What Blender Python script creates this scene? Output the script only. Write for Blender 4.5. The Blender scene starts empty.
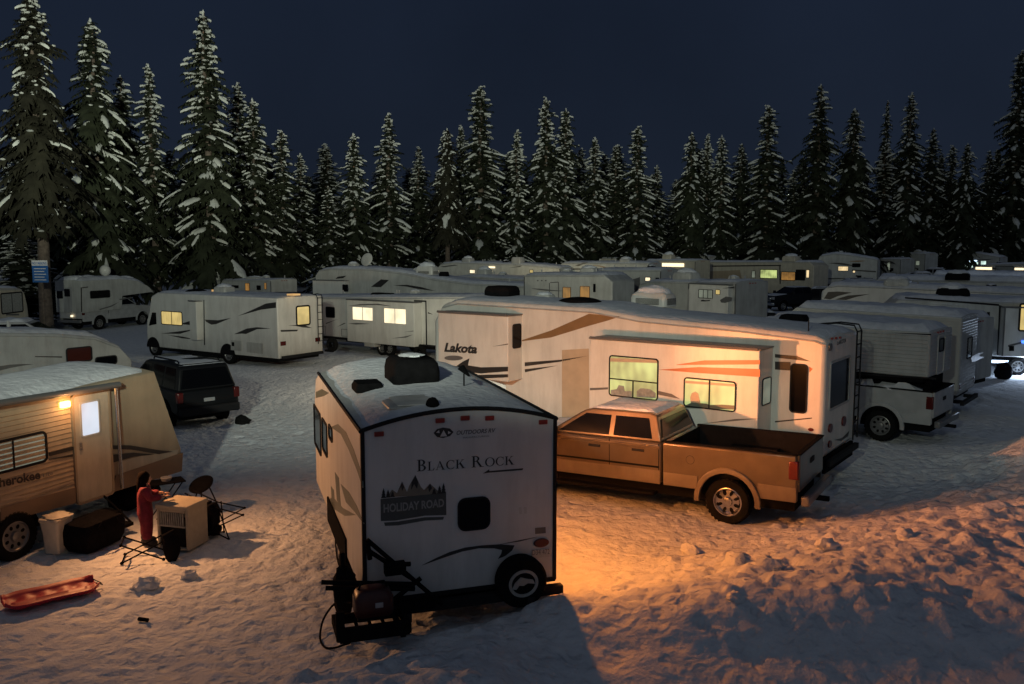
import bpy, math, random
from mathutils import Vector, Matrix, noise
random.seed(7)
R=math.radians
sc=bpy.context.scene
COL=sc.collection
# ---------------------------------------------------------------- camera (surveyed)
CH,CF,CP=5.15,865.0,0.108
cam=bpy.data.cameras.new('camera'); co=bpy.data.objects.new('camera',cam); COL.objects.link(co)
co.location=(0,0,CH); co.rotation_euler=(math.pi/2-CP,0,0)
cam.sensor_width=36; cam.lens=CF/1024*36; cam.clip_end=3000; cam.clip_start=.1
sc.camera=co
sc.view_settings.view_transform='Standard'; sc.view_settings.look='None'
sc.cycles.caustics_reflective=False; sc.cycles.caustics_refractive=False; sc.cycles.sample_clamp_indirect=3
sc.view_settings.exposure=0; sc.view_settings.gamma=1
def ray(px,py):
    c,s=math.cos(CP),math.sin(CP); u=-(py-342)/CF
    return Vector(((px-512)/CF, c+u*s, -s+u*c))
def G(px,py,z=0.0):            # point of the level plane z seen at a pixel of the survey photo
    r=ray(px,py); t=(z-CH)/r.z; return Vector((0,0,CH))+r*t
def D(px,d,z=0.0):             # point at ground distance d below image column px
    return Vector(((px-512)/CF*d*1.003,d,z))
# ---------------------------------------------------------------- materials
def mat(name,col,rough=.6,metal=0.,spec=.5,noise_amt=.12,scale=6.,bump=0.,bscale=30.,coat=0.,emit=None,estr=0.,grime=0.):
    m=bpy.data.materials.new(name); m.use_nodes=True; nt=m.node_tree; b=nt.nodes['Principled BSDF']
    b.inputs['Roughness'].default_value=rough; b.inputs['Metallic'].default_value=metal
    b.inputs['Specular IOR Level'].default_value=spec; b.inputs['Coat Weight'].default_value=coat
    tc=nt.nodes.new('ShaderNodeTexCoord'); n=nt.nodes.new('ShaderNodeTexNoise'); n.inputs['Scale'].default_value=scale; n.inputs['Detail'].default_value=6
    nt.links.new(tc.outputs['Object'],n.inputs['Vector'])
    cr=nt.nodes.new('ShaderNodeValToRGB'); cr.color_ramp.elements[0].position=.3; cr.color_ramp.elements[1].position=.7
    cr.color_ramp.elements[0].color=[c*(1-noise_amt) for c in col]+[1]; cr.color_ramp.elements[1].color=[min(1,c*(1+noise_amt*.6)) for c in col]+[1]
    nt.links.new(n.outputs['Fac'],cr.inputs['Fac']); nt.links.new(cr.outputs['Color'],b.inputs['Base Color'])
    if grime:
        mp=nt.nodes.new('ShaderNodeMapping'); mp.inputs['Scale'].default_value=(2.6,2.6,.5); n3=nt.nodes.new('ShaderNodeTexNoise'); n3.inputs['Scale'].default_value=1.3; n3.inputs['Detail'].default_value=8; n3.inputs['Roughness'].default_value=.7
        nt.links.new(tc.outputs['Object'],mp.inputs[0]); nt.links.new(mp.outputs[0],n3.inputs['Vector'])
        sx=nt.nodes.new('ShaderNodeSeparateXYZ'); nt.links.new(tc.outputs['Object'],sx.inputs[0])
        lo=nt.nodes.new('ShaderNodeMapRange'); lo.inputs[1].default_value=.5; lo.inputs[2].default_value=1.5; lo.inputs[3].default_value=.28; lo.inputs[4].default_value=0
        nt.links.new(sx.outputs['Z'],lo.inputs[0]); ad=nt.nodes.new('ShaderNodeMath'); ad.operation='ADD'; nt.links.new(n3.outputs['Fac'],ad.inputs[0]); nt.links.new(lo.outputs[0],ad.inputs[1])
        g=nt.nodes.new('ShaderNodeMapRange'); g.inputs[1].default_value=.46; g.inputs[2].default_value=.95; g.inputs[3].default_value=0; g.inputs[4].default_value=grime; nt.links.new(ad.outputs[0],g.inputs[0])
        mx=nt.nodes.new('ShaderNodeMix'); mx.data_type='RGBA'; nt.links.new(g.outputs[0],mx.inputs[0]); nt.links.new(cr.outputs['Color'],mx.inputs[6]); mx.inputs[7].default_value=(.12,.10,.08,1); nt.links.new(mx.outputs[2],b.inputs['Base Color'])
    if bump:
        n2=nt.nodes.new('ShaderNodeTexNoise'); n2.inputs['Scale'].default_value=bscale; n2.inputs['Detail'].default_value=5
        nt.links.new(tc.outputs['Object'],n2.inputs['Vector'])
        bp=nt.nodes.new('ShaderNodeBump'); bp.inputs['Strength'].default_value=bump; bp.inputs['Distance'].default_value=.05
        nt.links.new(n2.outputs['Fac'],bp.inputs['Height']); nt.links.new(bp.outputs['Normal'],b.inputs['Normal'])
    if emit:
        m.cycles.emission_sampling='NONE'
        b.inputs['Emission Color'].default_value=(*emit,1); b.inputs['Emission Strength'].default_value=estr
    return m
def siding(name,col,pitch=.06,depth=.02):
    m=mat(name,col,rough=.45,noise_amt=.12,scale=2.5); nt=m.node_tree; b=nt.nodes['Principled BSDF']
    tc=nt.nodes.new('ShaderNodeTexCoord'); w=nt.nodes.new('ShaderNodeTexWave'); w.bands_direction='Z'; w.wave_profile='SAW'
    w.inputs['Scale'].default_value=1/pitch*.314159*2/2; w.inputs['Distortion'].default_value=0
    nt.links.new(tc.outputs['Object'],w.inputs['Vector'])
    bp=nt.nodes.new('ShaderNodeBump'); bp.inputs['Strength'].default_value=.9; bp.inputs['Distance'].default_value=depth
    nt.links.new(w.outputs['Fac'],bp.inputs['Height']); nt.links.new(bp.outputs['Normal'],b.inputs['Normal'])
    return m
def lit(name,col,s,folds=14.,amt=.45):
    m=bpy.data.materials.new(name); m.use_nodes=True; nt=m.node_tree; b=nt.nodes['Principled BSDF']
    b.inputs['Base Color'].default_value=(.2,.18,.15,1); b.inputs['Roughness'].default_value=.25
    tc=nt.nodes.new('ShaderNodeTexCoord'); w=nt.nodes.new('ShaderNodeTexWave'); w.bands_direction='X'; w.inputs['Scale'].default_value=folds/7; w.inputs['Distortion'].default_value=6; w.inputs['Detail'].default_value=3
    n=nt.nodes.new('ShaderNodeTexNoise'); n.inputs['Scale'].default_value=1.3; n.inputs['Detail'].default_value=2; n.inputs['Distortion'].default_value=.2
    nt.links.new(tc.outputs['Object'],w.inputs['Vector']); nt.links.new(tc.outputs['Object'],n.inputs['Vector'])
    a=nt.nodes.new('ShaderNodeMath'); a.operation='MULTIPLY_ADD'; a.inputs[1].default_value=.07; nt.links.new(w.outputs['Fac'],a.inputs[0]); nt.links.new(n.outputs['Fac'],a.inputs[2])
    mr=nt.nodes.new('ShaderNodeMapRange'); mr.interpolation_type='SMOOTHSTEP'; mr.inputs[1].default_value=.25; mr.inputs[2].default_value=.75; mr.inputs[3].default_value=s*(1-amt*1.5 if amt<.6 else .1); mr.inputs[4].default_value=s*1.15
    m.cycles.emission_sampling='NONE'
    nt.links.new(a.outputs[0],mr.inputs[0]); nt.links.new(mr.outputs[0],b.inputs['Emission Strength']); b.inputs['Emission Color'].default_value=(*col,1)
    return m
M={}
M['white']=mat('white_fibreglass',(.66,.66,.62),.38,grime=.42,scale=1.2,noise_amt=.10)
M['white2']=mat('aged_white_fibreglass',(.5,.51,.48),.45,grime=.62,scale=1.5,noise_amt=.16)
M['grey']=mat('pale_grey_fibreglass',(.38,.39,.39),.45,grime=.7,scale=2)
M['bronze']=mat('bronze_decal',(.21,.13,.06),.4,scale=3)
M['brrear']=mat('black_rock_rear_panel',(.72,.72,.70),.5,scale=1.5,noise_amt=.06,grime=.3)
M['roof']=mat('rubber_roof',(.5,.5,.48),.7,scale=3,noise_amt=.25)
M['cream']=mat('cream_fibreglass',(.52,.48,.38),.45,grime=.6,scale=2)
M['chplain']=mat('painted_wall_shade',(.36,.29,.2),.5,grime=.5,scale=2)
M['chskirt']=mat('brown_skirt',(.2,.14,.09),.5,scale=3)
M['sidingp']=mat('corrugated_aluminium',(.42,.43,.42),.45,scale=2.5,grime=.7)
M['chside']=mat('tan_corrugated_aluminium',(.48,.38,.25),.5,scale=2.5,grime=.4)
M['siding']=siding('white_corrugated_siding',(.5,.51,.49),.09,.03)
M['black']=mat('black_plastic',(.009,.009,.010),.9,spec=.04,scale=8,noise_amt=.3)
M['rubber']=mat('tyre_rubber',(.010,.010,.010),.9,spec=.06,scale=20,noise_amt=.3,bump=.3,bscale=60)
M['trim']=mat('black_trim',(.016,.016,.018),.7,spec=.15,scale=8)
M['decal']=mat('charcoal_decal',(.03,.028,.027),.4,scale=3)
M['decalg']=mat('grey_decal',(.12,.12,.12),.4,scale=3)
M['decalo']=mat('orange_decal',(.42,.12,.045),.4,scale=3)
M['decalt']=mat('tan_decal',(.34,.2,.09),.45,scale=3)
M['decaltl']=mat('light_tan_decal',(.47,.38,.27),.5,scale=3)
M['decalgr']=mat('green_grey_decal',(.13,.15,.12),.4,scale=3)
M['glass']=mat('dark_glass',(.004,.0045,.006),.12,spec=.12,scale=2)
M['glassr']=mat('dark_red_curtain_glass',(.06,.015,.012),.15,scale=2)
M['frost']=mat('blind_behind_glass',(.3,.31,.29),.2,scale=12,noise_amt=.3)
M['metal']=mat('galvanised_metal',(.45,.45,.45),.35,metal=.8,scale=10)
M['chrome']=mat('chrome',(.6,.6,.6),.22,metal=1.,scale=12)
M['rim']=mat('painted_steel_rim',(.22,.22,.22),.35,metal=.5,scale=15)
M['red']=mat('red_lens',(.09,.008,.007),.25,scale=9)
M['amber']=mat('amber_lens',(.3,.03,.02),.3,scale=9)
M['lens']=mat('clear_lens',(.35,.36,.38),.15,scale=9)
M['truck']=mat('bronze_metallic_paint',(.115,.083,.052),.28,metal=.3,grime=.5,coat=.5,scale=3,noise_amt=.2)
M['trucklow']=mat('tan_metallic_paint',(.215,.172,.122),.38,metal=.2,grime=.6,coat=.3,scale=3,noise_amt=.2)
M['darkpaint']=mat('dark_car_paint',(.009,.010,.012),.5,spec=.15,coat=.05,scale=3)
M['silver']=mat('silver_car_paint',(.26,.27,.28),.35,metal=.4,coat=.4,scale=3)
M['whitepaint']=mat('white_car_paint',(.40,.41,.41),.4,coat=.3,scale=3,noise_amt=.15)
M['snow']=mat('packed_snow',(.74,.77,.80),.9,spec=.05,scale=4,noise_amt=.10,bump=.5,bscale=14)
def trodden(m):
    nt=m.node_tree; b=nt.nodes['Principled BSDF']; tc=[n for n in nt.nodes if n.type=='TEX_COORD'][0]; prev=None
    for sc_,ds,st,dt in ((3.0,.08,.40,4),(8.0,.055,.55,5),(21,.020,.7,4)):
        n=nt.nodes.new('ShaderNodeTexNoise'); n.inputs['Scale'].default_value=sc_; n.inputs['Detail'].default_value=dt; n.inputs['Roughness'].default_value=.6; n.inputs['Distortion'].default_value=.15
        nt.links.new(tc.outputs['Object'],n.inputs['Vector']); p=nt.nodes.new('ShaderNodeBump'); p.inputs['Strength'].default_value=st; p.inputs['Distance'].default_value=ds
        nt.links.new(n.outputs['Fac'],p.inputs['Height'])
        if prev: nt.links.new(prev.outputs['Normal'],p.inputs['Normal'])
        prev=p
    for sc_,ds in ((3.3,.11),(6.1,.06)):   # boot prints and clods
        vo=nt.nodes.new('ShaderNodeTexVoronoi'); vo.feature='SMOOTH_F1'; vo.inputs['Scale'].default_value=sc_; vo.inputs['Smoothness'].default_value=.35; vo.inputs['Randomness'].default_value=1
        wn=nt.nodes.new('ShaderNodeTexNoise'); wn.inputs['Scale'].default_value=2.5; va=nt.nodes.new('ShaderNodeVectorMath'); va.operation='MULTIPLY_ADD'; va.inputs[1].default_value=(.35,.35,.35)
        nt.links.new(tc.outputs['Object'],wn.inputs['Vector']); nt.links.new(wn.outputs['Color'],va.inputs[0]); nt.links.new(tc.outputs['Object'],va.inputs[2]); nt.links.new(va.outputs[0],vo.inputs['Vector'])
        mr=nt.nodes.new('ShaderNodeMapRange'); mr.interpolation_type='SMOOTHSTEP'; mr.inputs[1].default_value=.12; mr.inputs[2].default_value=.5; nt.links.new(vo.outputs['Distance'],mr.inputs[0])
        p=nt.nodes.new('ShaderNodeBump'); p.inputs['Strength'].default_value=.30; p.inputs['Distance'].default_value=ds; nt.links.new(mr.outputs[0],p.inputs['Height']); nt.links.new(prev.outputs['Normal'],p.inputs['Normal']); prev=p
    nt.links.new(prev.outputs['Normal'],b.inputs['Normal'])
trodden(M['snow'])
M['rsnow']=mat('roof_snow',(.66,.69,.73),.9,spec=.05,scale=5,noise_amt=.12,bump=.6,bscale=9)
M['tsnow']=mat('branch_snow',(.62,.64,.60),.9,spec=.05,scale=3,noise_amt=.15,bump=.4,bscale=6)
M['needle']=mat('dark_needles',(.030,.036,.020),.8,spec=.2,scale=1.5,noise_amt=.5)
M['needleb']=mat('brown_green_needles',(.028,.027,.017),.85,spec=.2,scale=1.2,noise_amt=.5)
M['bark']=mat('conifer_bark',(.13,.10,.08),.9,scale=5,noise_amt=.4,bump=.8,bscale=8)
M['sled']=mat('red_sled_plastic',(.42,.012,.04),.5,scale=6)
M['suit']=mat('red_snowsuit_cloth',(.19,.014,.035),.85,scale=12,noise_amt=.3,bump=.4,bscale=20)
M['skin']=mat('skin',(.5,.3,.22),.6,scale=10)
M['hair']=mat('dark_brown_hair',(.010,.006,.005),.9,spec=.05,scale=20)
M['boot']=mat('dark_boot',(.03,.025,.03),.7,scale=20)
M['kennel']=mat('cream_plastic',(.40,.36,.28),.5,scale=8)
M['bin']=mat('off_white_bin_plastic',(.6,.57,.48),.45,scale=8)
M['fabric']=mat('black_nylon_fabric',(.008,.008,.010),.95,spec=.02,scale=15,noise_amt=.3,bump=.5,bscale=12)
M['engine']=mat('dull_red_casing',(.045,.008,.008),.4,scale=10)
M['board']=mat('pale_green_panel',(.35,.42,.36),.5,scale=5)
M['signb']=mat('blue_sign_face',(.03,.13,.38),.4,scale=5)
M['signw']=mat('white_sign_face',(.7,.7,.7),.4,scale=5)
M['text']=mat('light_lettering',(.33,.33,.31),.5,scale=9)
M['badge']=mat('badge_grey',(.085,.09,.085),.5,scale=9)
M['mount']=mat('badge_tan',(.25,.21,.16),.5,scale=9)
M['litY']=lit('lit_window_yellow',(1,.74,.25),.62,amt=.25)
M['litG']=lit('lit_window_greenish',(.66,.78,.27),.78,10)
M['litW']=lit('lit_window_warm_white',(1,.84,.55),1.25,20,.2)
M['litO']=lit('lit_window_amber',(.9,.42,.08),.30,12)
M['litC']=lit('lit_window_cool',(.75,1,.9),.95,10)
M['litD']=lit('lit_door_pane',(.75,.85,1),.75,6,.2)
M['litS']=lit('softly_lit_window',(.5,.58,.45),.26,30,.3)
M['litA']=lit('dim_warm_wash_window',(1,.75,.4),.9,10,.3)
M['lampO']=mat('porch_lamp_glass',(.8,.6,.3),.3,emit=(1,.55,.12),estr=9)
M['lampW']=mat('strip_lamp_glass',(.8,.8,.8),.3,emit=(.55,.75,1),estr=3)
M['lampB']=mat('blue_lamp_glass',(.3,.3,.8),.3,emit=(.05,.2,1),estr=2.5)
M['lampD']=mat('dim_amber_lamp_glass',(.5,.4,.2),.3,emit=(1,.55,.2),estr=.5)
M['lampA']=mat('warm_lamp_glass',(.8,.7,.5),.3,emit=(1,.8,.5),estr=1.6)
# ---------------------------------------------------------------- mesh builder
def tag(o,label=None,cat=None,group=None,kind=None):
    if label: o['label']=label
    if cat: o['category']=cat
    if group: o['group']=group
    if kind: o['kind']=kind
    return o
def empty(name,loc=(0,0,0),rz=0.,label=None,cat=None,group=None):
    o=bpy.data.objects.new(name,None); COL.objects.link(o); o.location=loc; o.rotation_euler=(0,0,rz); o.empty_display_size=.2
    return tag(o,label,cat,group)
class MB:
    def __init__(s): s.v=[]; s.f=[]; s.mi=[]; s.mats=[]; s.cur=0
    def use(s,m):
        m=M[m] if isinstance(m,str) else m
        if m not in s.mats: s.mats.append(m)
        s.cur=s.mats.index(m); return s
    def add(s,vs,fs):
        b=len(s.v); s.v+= [tuple(v) for v in vs]
        for f in fs: s.f.append([b+i for i in f]); s.mi.append(s.cur)
        return s
    def box(s,x0,x1,y0,y1,z0,z1):
        if x0>x1:x0,x1=x1,x0
        if y0>y1:y0,y1=y1,y0
        return s.add([(x0,y0,z0),(x1,y0,z0),(x1,y1,z0),(x0,y1,z0),(x0,y0,z1),(x1,y0,z1),(x1,y1,z1),(x0,y1,z1)],
            [(0,3,2,1),(4,5,6,7),(0,1,5,4),(1,2,6,5),(2,3,7,6),(3,0,4,7)])
    def prism(s,poly,ax,a0,a1):
        if a0>a1:a0,a1=a1,a0
        n=len(poly)
        def P(p,a): return {'x':(a,p[0],p[1]),'y':(p[0],a,p[1]),'z':(p[0],p[1],a)}[ax]
        vs=[P(p,a0) for p in poly]+[P(p,a1) for p in poly]
        return s.add(vs,[list(range(n)),list(range(2*n-1,n-1,-1))]+[(i,(i+1)%n,n+(i+1)%n,n+i) for i in range(n)])
    def ring(s,outer,inner,ax,a0,a1):
        n=len(outer)
        def P(p,a): return {'x':(a,p[0],p[1]),'y':(p[0],a,p[1]),'z':(p[0],p[1],a)}[ax]
        vs=[P(p,a0) for p in outer]+[P(p,a0) for p in inner]+[P(p,a1) for p in outer]+[P(p,a1) for p in inner]
        fs=[]
        for i in range(n):
            j=(i+1)%n
            fs+=[(i,j,n+j,n+i),(2*n+i,2*n+j,3*n+j,3*n+i),(i,j,2*n+j,2*n+i),(n+i,n+j,3*n+j,3*n+i)]
        return s.add(vs,fs)
    def loft(s,rings,cap=True,closed=True):
        n=len(rings[0]); vs=[p for r in rings for p in r]; fs=[]
        for k in range(len(rings)-1):
            for i in range(n if closed else n-1):
                j=(i+1)%n; fs.append((k*n+i,k*n+j,(k+1)*n+j,(k+1)*n+i))
        if cap: fs.append(list(range(n))); fs.append([(len(rings)-1)*n+i for i in range(n)][::-1])
        return s.add(vs,fs)
    def tube(s,pts,r,n=8,cap=True):
        pts=[Vector(p) for p in pts]; rs=r if isinstance(r,(list,tuple)) else [r]*len(pts); rings=[]
        up=None
        for i,p in enumerate(pts):
            d=(pts[min(i+1,len(pts)-1)]-pts[max(i-1,0)]).normalized()
            if up is None: up=Vector((0,0,1)) if abs(d.z)<.9 else Vector((1,0,0))
            a=d.cross(up)
            if a.length<1e-4: a=d.cross(Vector((0,1,.3)))
            a.normalize(); b=a.cross(d).normalized(); up=b
            rings.append([p+(a*math.cos(t)+b*math.sin(t))*rs[i] for t in [2*math.pi*k/n for k in range(n)]])
        return s.loft(rings,cap)
    def lathe(s,prof,o,ax,n=24,a0=0.,a1=2*math.pi):
        o=Vector(o); rings=[]; full=abs(a1-a0-2*math.pi)<1e-6
        for k in range(n if full else n+1):
            t=a0+(a1-a0)*k/n; c,sn=math.cos(t),math.sin(t)
            rings.append([o+({'y':Vector((r*c,h,r*sn)),'x':Vector((h,r*c,r*sn)),'z':Vector((r*c,r*sn,h))}[ax]) for r,h in prof])
        if full: rings.append(rings[0])
        return s.loft(rings,cap=False,closed=False)
    def blob(s,c,r,n=10,m=6,amp=0.,seed=0.,half=False):
        vs=[];fs=[]; r=Vector(r) if not isinstance(r,(int,float)) else Vector((r,r,r)); c=Vector(c)
        for i in range(m+1):
            ph=math.pi*(i/m)*(.5 if half else 1)
            for j in range(n):
                th=2*math.pi*j/n; d=Vector((math.sin(ph)*math.cos(th),math.sin(ph)*math.sin(th),math.cos(ph)))
                k=1+amp*noise.noise(d*2.3+Vector((seed,seed*1.7,0))) if 0<i<m or half else 1
                vs.append(c+Vector((d.x*r.x,d.y*r.y,d.z*r.z))*k)
        for i in range(m):
            for j in range(n): fs.append((i*n+j,i*n+(j+1)%n,(i+1)*n+(j+1)%n,(i+1)*n+j))
        return s.add(vs,fs)
    def xf(s,mtx,start=0):
        for i in range(start,len(s.v)): s.v[i]=tuple(mtx@Vector(s.v[i]))
        return s
    def build(s,name,m=None,parent=None,bevel=0.,smooth=40,seg=2,normals=True):
        if m: s.mats=[M[m] if isinstance(m,str) else m]+[x for x in s.mats[1:]] if not s.mats else s.mats
        me=bpy.data.meshes.new(name); me.from_pydata(s.v,[],s.f)
        for x in s.mats: me.materials.append(x)
        if len(s.mats)>1: me.polygons.foreach_set('material_index',s.mi)
        me.validate()
        if normals:
            import bmesh
            bm=bmesh.new(); bm.from_mesh(me); bmesh.ops.recalc_face_normals(bm,faces=bm.faces); bm.to_mesh(me); bm.free()
        if smooth:
            me.polygons.foreach_set('use_smooth',[True]*len(me.polygons)); me.set_sharp_from_angle(angle=R(smooth))
        me.update()
        o=bpy.data.objects.new(name,me); COL.objects.link(o)
        if parent: o.parent=parent
        if bevel:
            b=o.modifiers.new('bevel','BEVEL'); b.width=bevel; b.segments=seg; b.limit_method='ANGLE'; b.angle_limit=R(35)
        return o
def rrect(u0,u1,v0,v1,r,n=4):
    if u0>u1:u0,u1=u1,u0
    if v0>v1:v0,v1=v1,v0
    r=min(r,(u1-u0)/2.01,(v1-v0)/2.01); P=[]
    for cx,cy,a in ((u1-r,v1-r,0),(u0+r,v1-r,90),(u0+r,v0+r,180),(u1-r,v0+r,270)):
        for k in range(n+1): t=R(a+90*k/n); P.append((cx+r*math.cos(t),cy+r*math.sin(t)))
    return P
def ell(cu,cv,ru,rv,n=20): return [(cu+ru*math.cos(2*math.pi*k/n),cv+rv*math.sin(2*math.pi*k/n)) for k in range(n)]
def copy_obj(o,parent=None):
    c=o.copy(); COL.objects.link(c); c.parent=parent
    for ch in o.children: copy_obj(ch,c)
    return c
# text as flat polygons
_tc={}
def text_polys(body,bold=0.0,shear=0.0):
    k=(body,bold,shear)
    if k in _tc: return _tc[k]
    cu=bpy.data.curves.new('lettering','FONT'); cu.body=body; cu.size=1; cu.offset=bold; cu.shear=shear; cu.resolution_u=3
    ob=bpy.data.objects.new('lettering',cu); me=bpy.data.meshes.new_from_object(ob)
    vs=[(v.co.x,v.co.y) for v in me.vertices]; fs=[list(p.vertices) for p in me.polygons]
    bpy.data.objects.remove(ob); bpy.data.curves.remove(cu); bpy.data.meshes.remove(me)
    x0=min(v[0] for v in vs); x1=max(v[0] for v in vs); y1=max(v[1] for v in vs)
    _tc[k]=([((x-x0)/(x1-x0),y/y1) for x,y in vs],fs); return _tc[k]
# ---------------------------------------------------------------- placed vehicle frame
class V:
    """x forward, y left, z up; the side we see is the plane y=0, the body runs to y=s*W"""
    def __init__(s,name,label,cat,P,yaw,sgn=-1,group=None,tilt=0.,roll=0.):
        s.root=empty(name,(P[0],P[1],P[2] if len(P)>2 else 0),yaw,label,cat,group)
        s.root.rotation_euler=(roll,tilt,yaw); s.s=sgn; s.out=-sgn
        s.Mx=Matrix.Translation(s.root.location)@s.root.rotation_euler.to_matrix().to_4x4(); s.inv=s.Mx.inverted()
    def on(s,px,py,ax='y',val=0.):
        o=s.inv@Vector((0,0,CH)); d=s.inv.to_3x3()@ray(px,py); i='xyz'.index(ax)
        return o+d*((val-o[i])/d[i])
    def uv(s,pts,ax='y',val=0.):
        r=[]
        for a,b in pts:
            q=s.on(a,b,ax,val); r.append((q.x,q.z) if ax=='y' else (q.y,q.z) if ax=='x' else (q.x,q.y))
        return r
    def pr(s,ax,val):   # (inner, outer) extrusion for a mark proud of a plane
        return (val-.01*s.out,val+.004*s.out) if ax=='y' else (val+.01,val-.004)
    def decal(s,name,pts,m,ax='y',val=0.,parent=None,raw=False,proud=0.):
        p=pts if raw else s.uv(pts,ax,val); a,b=s.pr(ax,val)
        b+= proud*(s.out if ax=='y' else -1)
        return MB().use(m).prism(p,ax,a,b).build(name,parent=parent or s.root,smooth=0)
    def decals(s,name,polys,m,ax='y',val=0.,parent=None,proud=0.):
        i,o=s.pr(ax,val); o+=proud*(s.out if ax=='y' else -1)
        if name not in ('badge_tree','badge_mountain_ridge','logo_mark') and len(polys)>1:
            for p in polys: MB().use(m).prism(s.uv(p,ax,val),ax,i,o).build(name,parent=parent or s.root,smooth=0)
            return
        b=MB().use(m)
        for p in polys: b.prism(s.uv(p,ax,val),ax,i,o)
        return b.build(name,parent=parent or s.root,smooth=0)
    def text(s,name,body,p0,p1,hpx,m,ax='y',val=0.,bold=0.,shear=0.,proud=0.,polys=None,flat=True):
        (u0,v0),(u1,v1)=s.uv([p0,p1],ax,val); q=s.uv([(p0[0],p0[1]-hpx)],ax,val)[0]; h=q[1]-v0
        vs,fs=polys or text_polys(body,bold,shear)
        off=s.pr(ax,val)[1]+proud*(s.out if ax=='y' else -1); b=MB().use(m); P=[]
        if flat: v0=v1=(v0+v1)/2
        for x,y in vs:
            u=u0+(u1-u0)*x; z=v0+(v1-v0)*x+y*h
            P.append((u,off,z) if ax=='y' else (off,u,z))
        b.add(P,fs); return b.build(name,parent=parent_of(s),smooth=0,normals=False)
    def window(s,box,pane='glass',ax='y',val=0.,r=.06,fr=.035,frame='trim',name='window',mull=0,hm=None,raw=False,parent=None,hinge=None):
        """box = (px0,py0,px1,py1) in the survey photo, or local (u0,v0,u1,v1) when raw"""
        if raw: u0,v0,u1,v1=box
        else:
            (a,b),(c,d),(e,f),(g,h)=s.uv([(box[0],box[1]),(box[2],box[1]),(box[0],box[3]),(box[2],box[3])],ax,val)
            u0,u1=(a+e)/2,(c+g)/2; v1=(b+d)/2; v0=(f+h)/2
        if u0>u1:u0,u1=u1,u0
        if v0>v1:v0,v1=v1,v0
        sg=s.out if ax=='y' else -1
        O=rrect(u0-fr,u1+fr,v0-fr,v1+fr,r+fr); I=rrect(u0,u1,v0,v1,r)
        mb=MB().use(frame).ring(O,I,ax,val-.01*sg,val+.022*sg)
        for k in range(mull):
            c=u0+(u1-u0)*(k+1)/(mull+1); z1=v1 if hm is None else v0+(v1-v0)*hm
            bx=(c-.016,c+.016); 
            if ax=='y': mb.box(bx[0],bx[1],val,val+.02*sg,v0,z1)
            else: mb.box(val,val+.02*sg,bx[0],bx[1],v0,z1)
        if hm is not None:
            z=v0+(v1-v0)*hm
            if ax=='y': mb.box(u0,u1,val,val+.019*sg,z-.014,z+.014)
            else: mb.box(val,val+.019*sg,u0,u1,z-.014,z+.014)
        w=mb.build(name,parent=parent or s.root,smooth=0)
        MB().use(pane).prism(I,ax,val-.006*sg,val+.008*sg).build('pane',parent=w,smooth=0)
        return w
def parent_of(s): return s.root
# ---------------------------------------------------------------- wheels
_wc={}
def wheel(parent,x,y,r,w=.24,out=1,style='rv',name='wheel'):
    """wheel centred at (x,y,r); out=+1 shows its face to +y"""
    k=(round(r,3),w,out,style)
    if k not in _wc:
        b=MB().use('rubber'); h=w/2
        b.lathe([(r*.62,-h*.8),(r*.80,-h),(r*.95,-h*.92),(r,-h*.6),(r,h*.6),(r*.95,h*.92),(r*.80,h),(r*.62,h*.8),(r*.62,-h*.8)],(0,0,0),'y',32)
        for q in range(32):   # tread blocks
            t=2*math.pi*q/32; st=len(b.v); b.box(-.025,.025,-h*.75,h*.75,r-.004,r+.008); b.xf(Matrix.Rotation(t,4,'Y'),st)
        ty=b.build(name)
        b=MB().use('rim' if style!='chrome' else 'chrome'); ri=r*.63; o=out
        b.lathe([(ri,h*.82*o),(ri*.93,h*.86*o),(ri*.88,h*.6*o),(ri*.75,h*.42*o),(ri*.35,h*.55*o),(ri*.3,h*.95*o),(ri*.12,h*1.05*o),(.001,h*1.05*o)],(0,0,0),'y',32)
        b.lathe([(ri,-h*.8),(ri*.9,-h*.6),(.001,-h*.5)],(0,0,0),'y',16)
        b.use('black')
        n=8
        for q in range(n):
            t=2*math.pi*(q+.5)/n; c=Vector((math.cos(t)*ri*.64,0,math.sin(t)*ri*.64)); st=len(b.v)
            rr=ri*(.15 if style!='chrome' else .19)
            b.prism([(rr*.8*math.cos(a)*(1 if style!='chrome' else .7),rr*1.0*math.sin(a)) for a in [2*math.pi*i/10 for i in range(10)]],'y',h*.40*o,h*.60*o)
            b.xf(Matrix.Translation(c)@Matrix.Rotation(-t+math.pi/2,4,'Y'),st)
        b.use('chrome')
        for q in range(6):
            t=2*math.pi*q/6; b.lathe([(.012,h*.5*o),(.012,h*.75*o),(.001,h*.78*o)],(math.cos(t)*ri*.24,0,math.sin(t)*ri*.24),'y',6)
        m=b.build('rim')
        _wc[k]=(ty,m)
        ty.location=(x,y,r); ty.parent=parent; m.parent=ty; return ty
    t0,m0=_wc[k]; t=t0.copy(); COL.objects.link(t); t.parent=parent; t.location=(x,y,r); m=m0.copy(); COL.objects.link(m); m.parent=t
    return t
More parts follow.
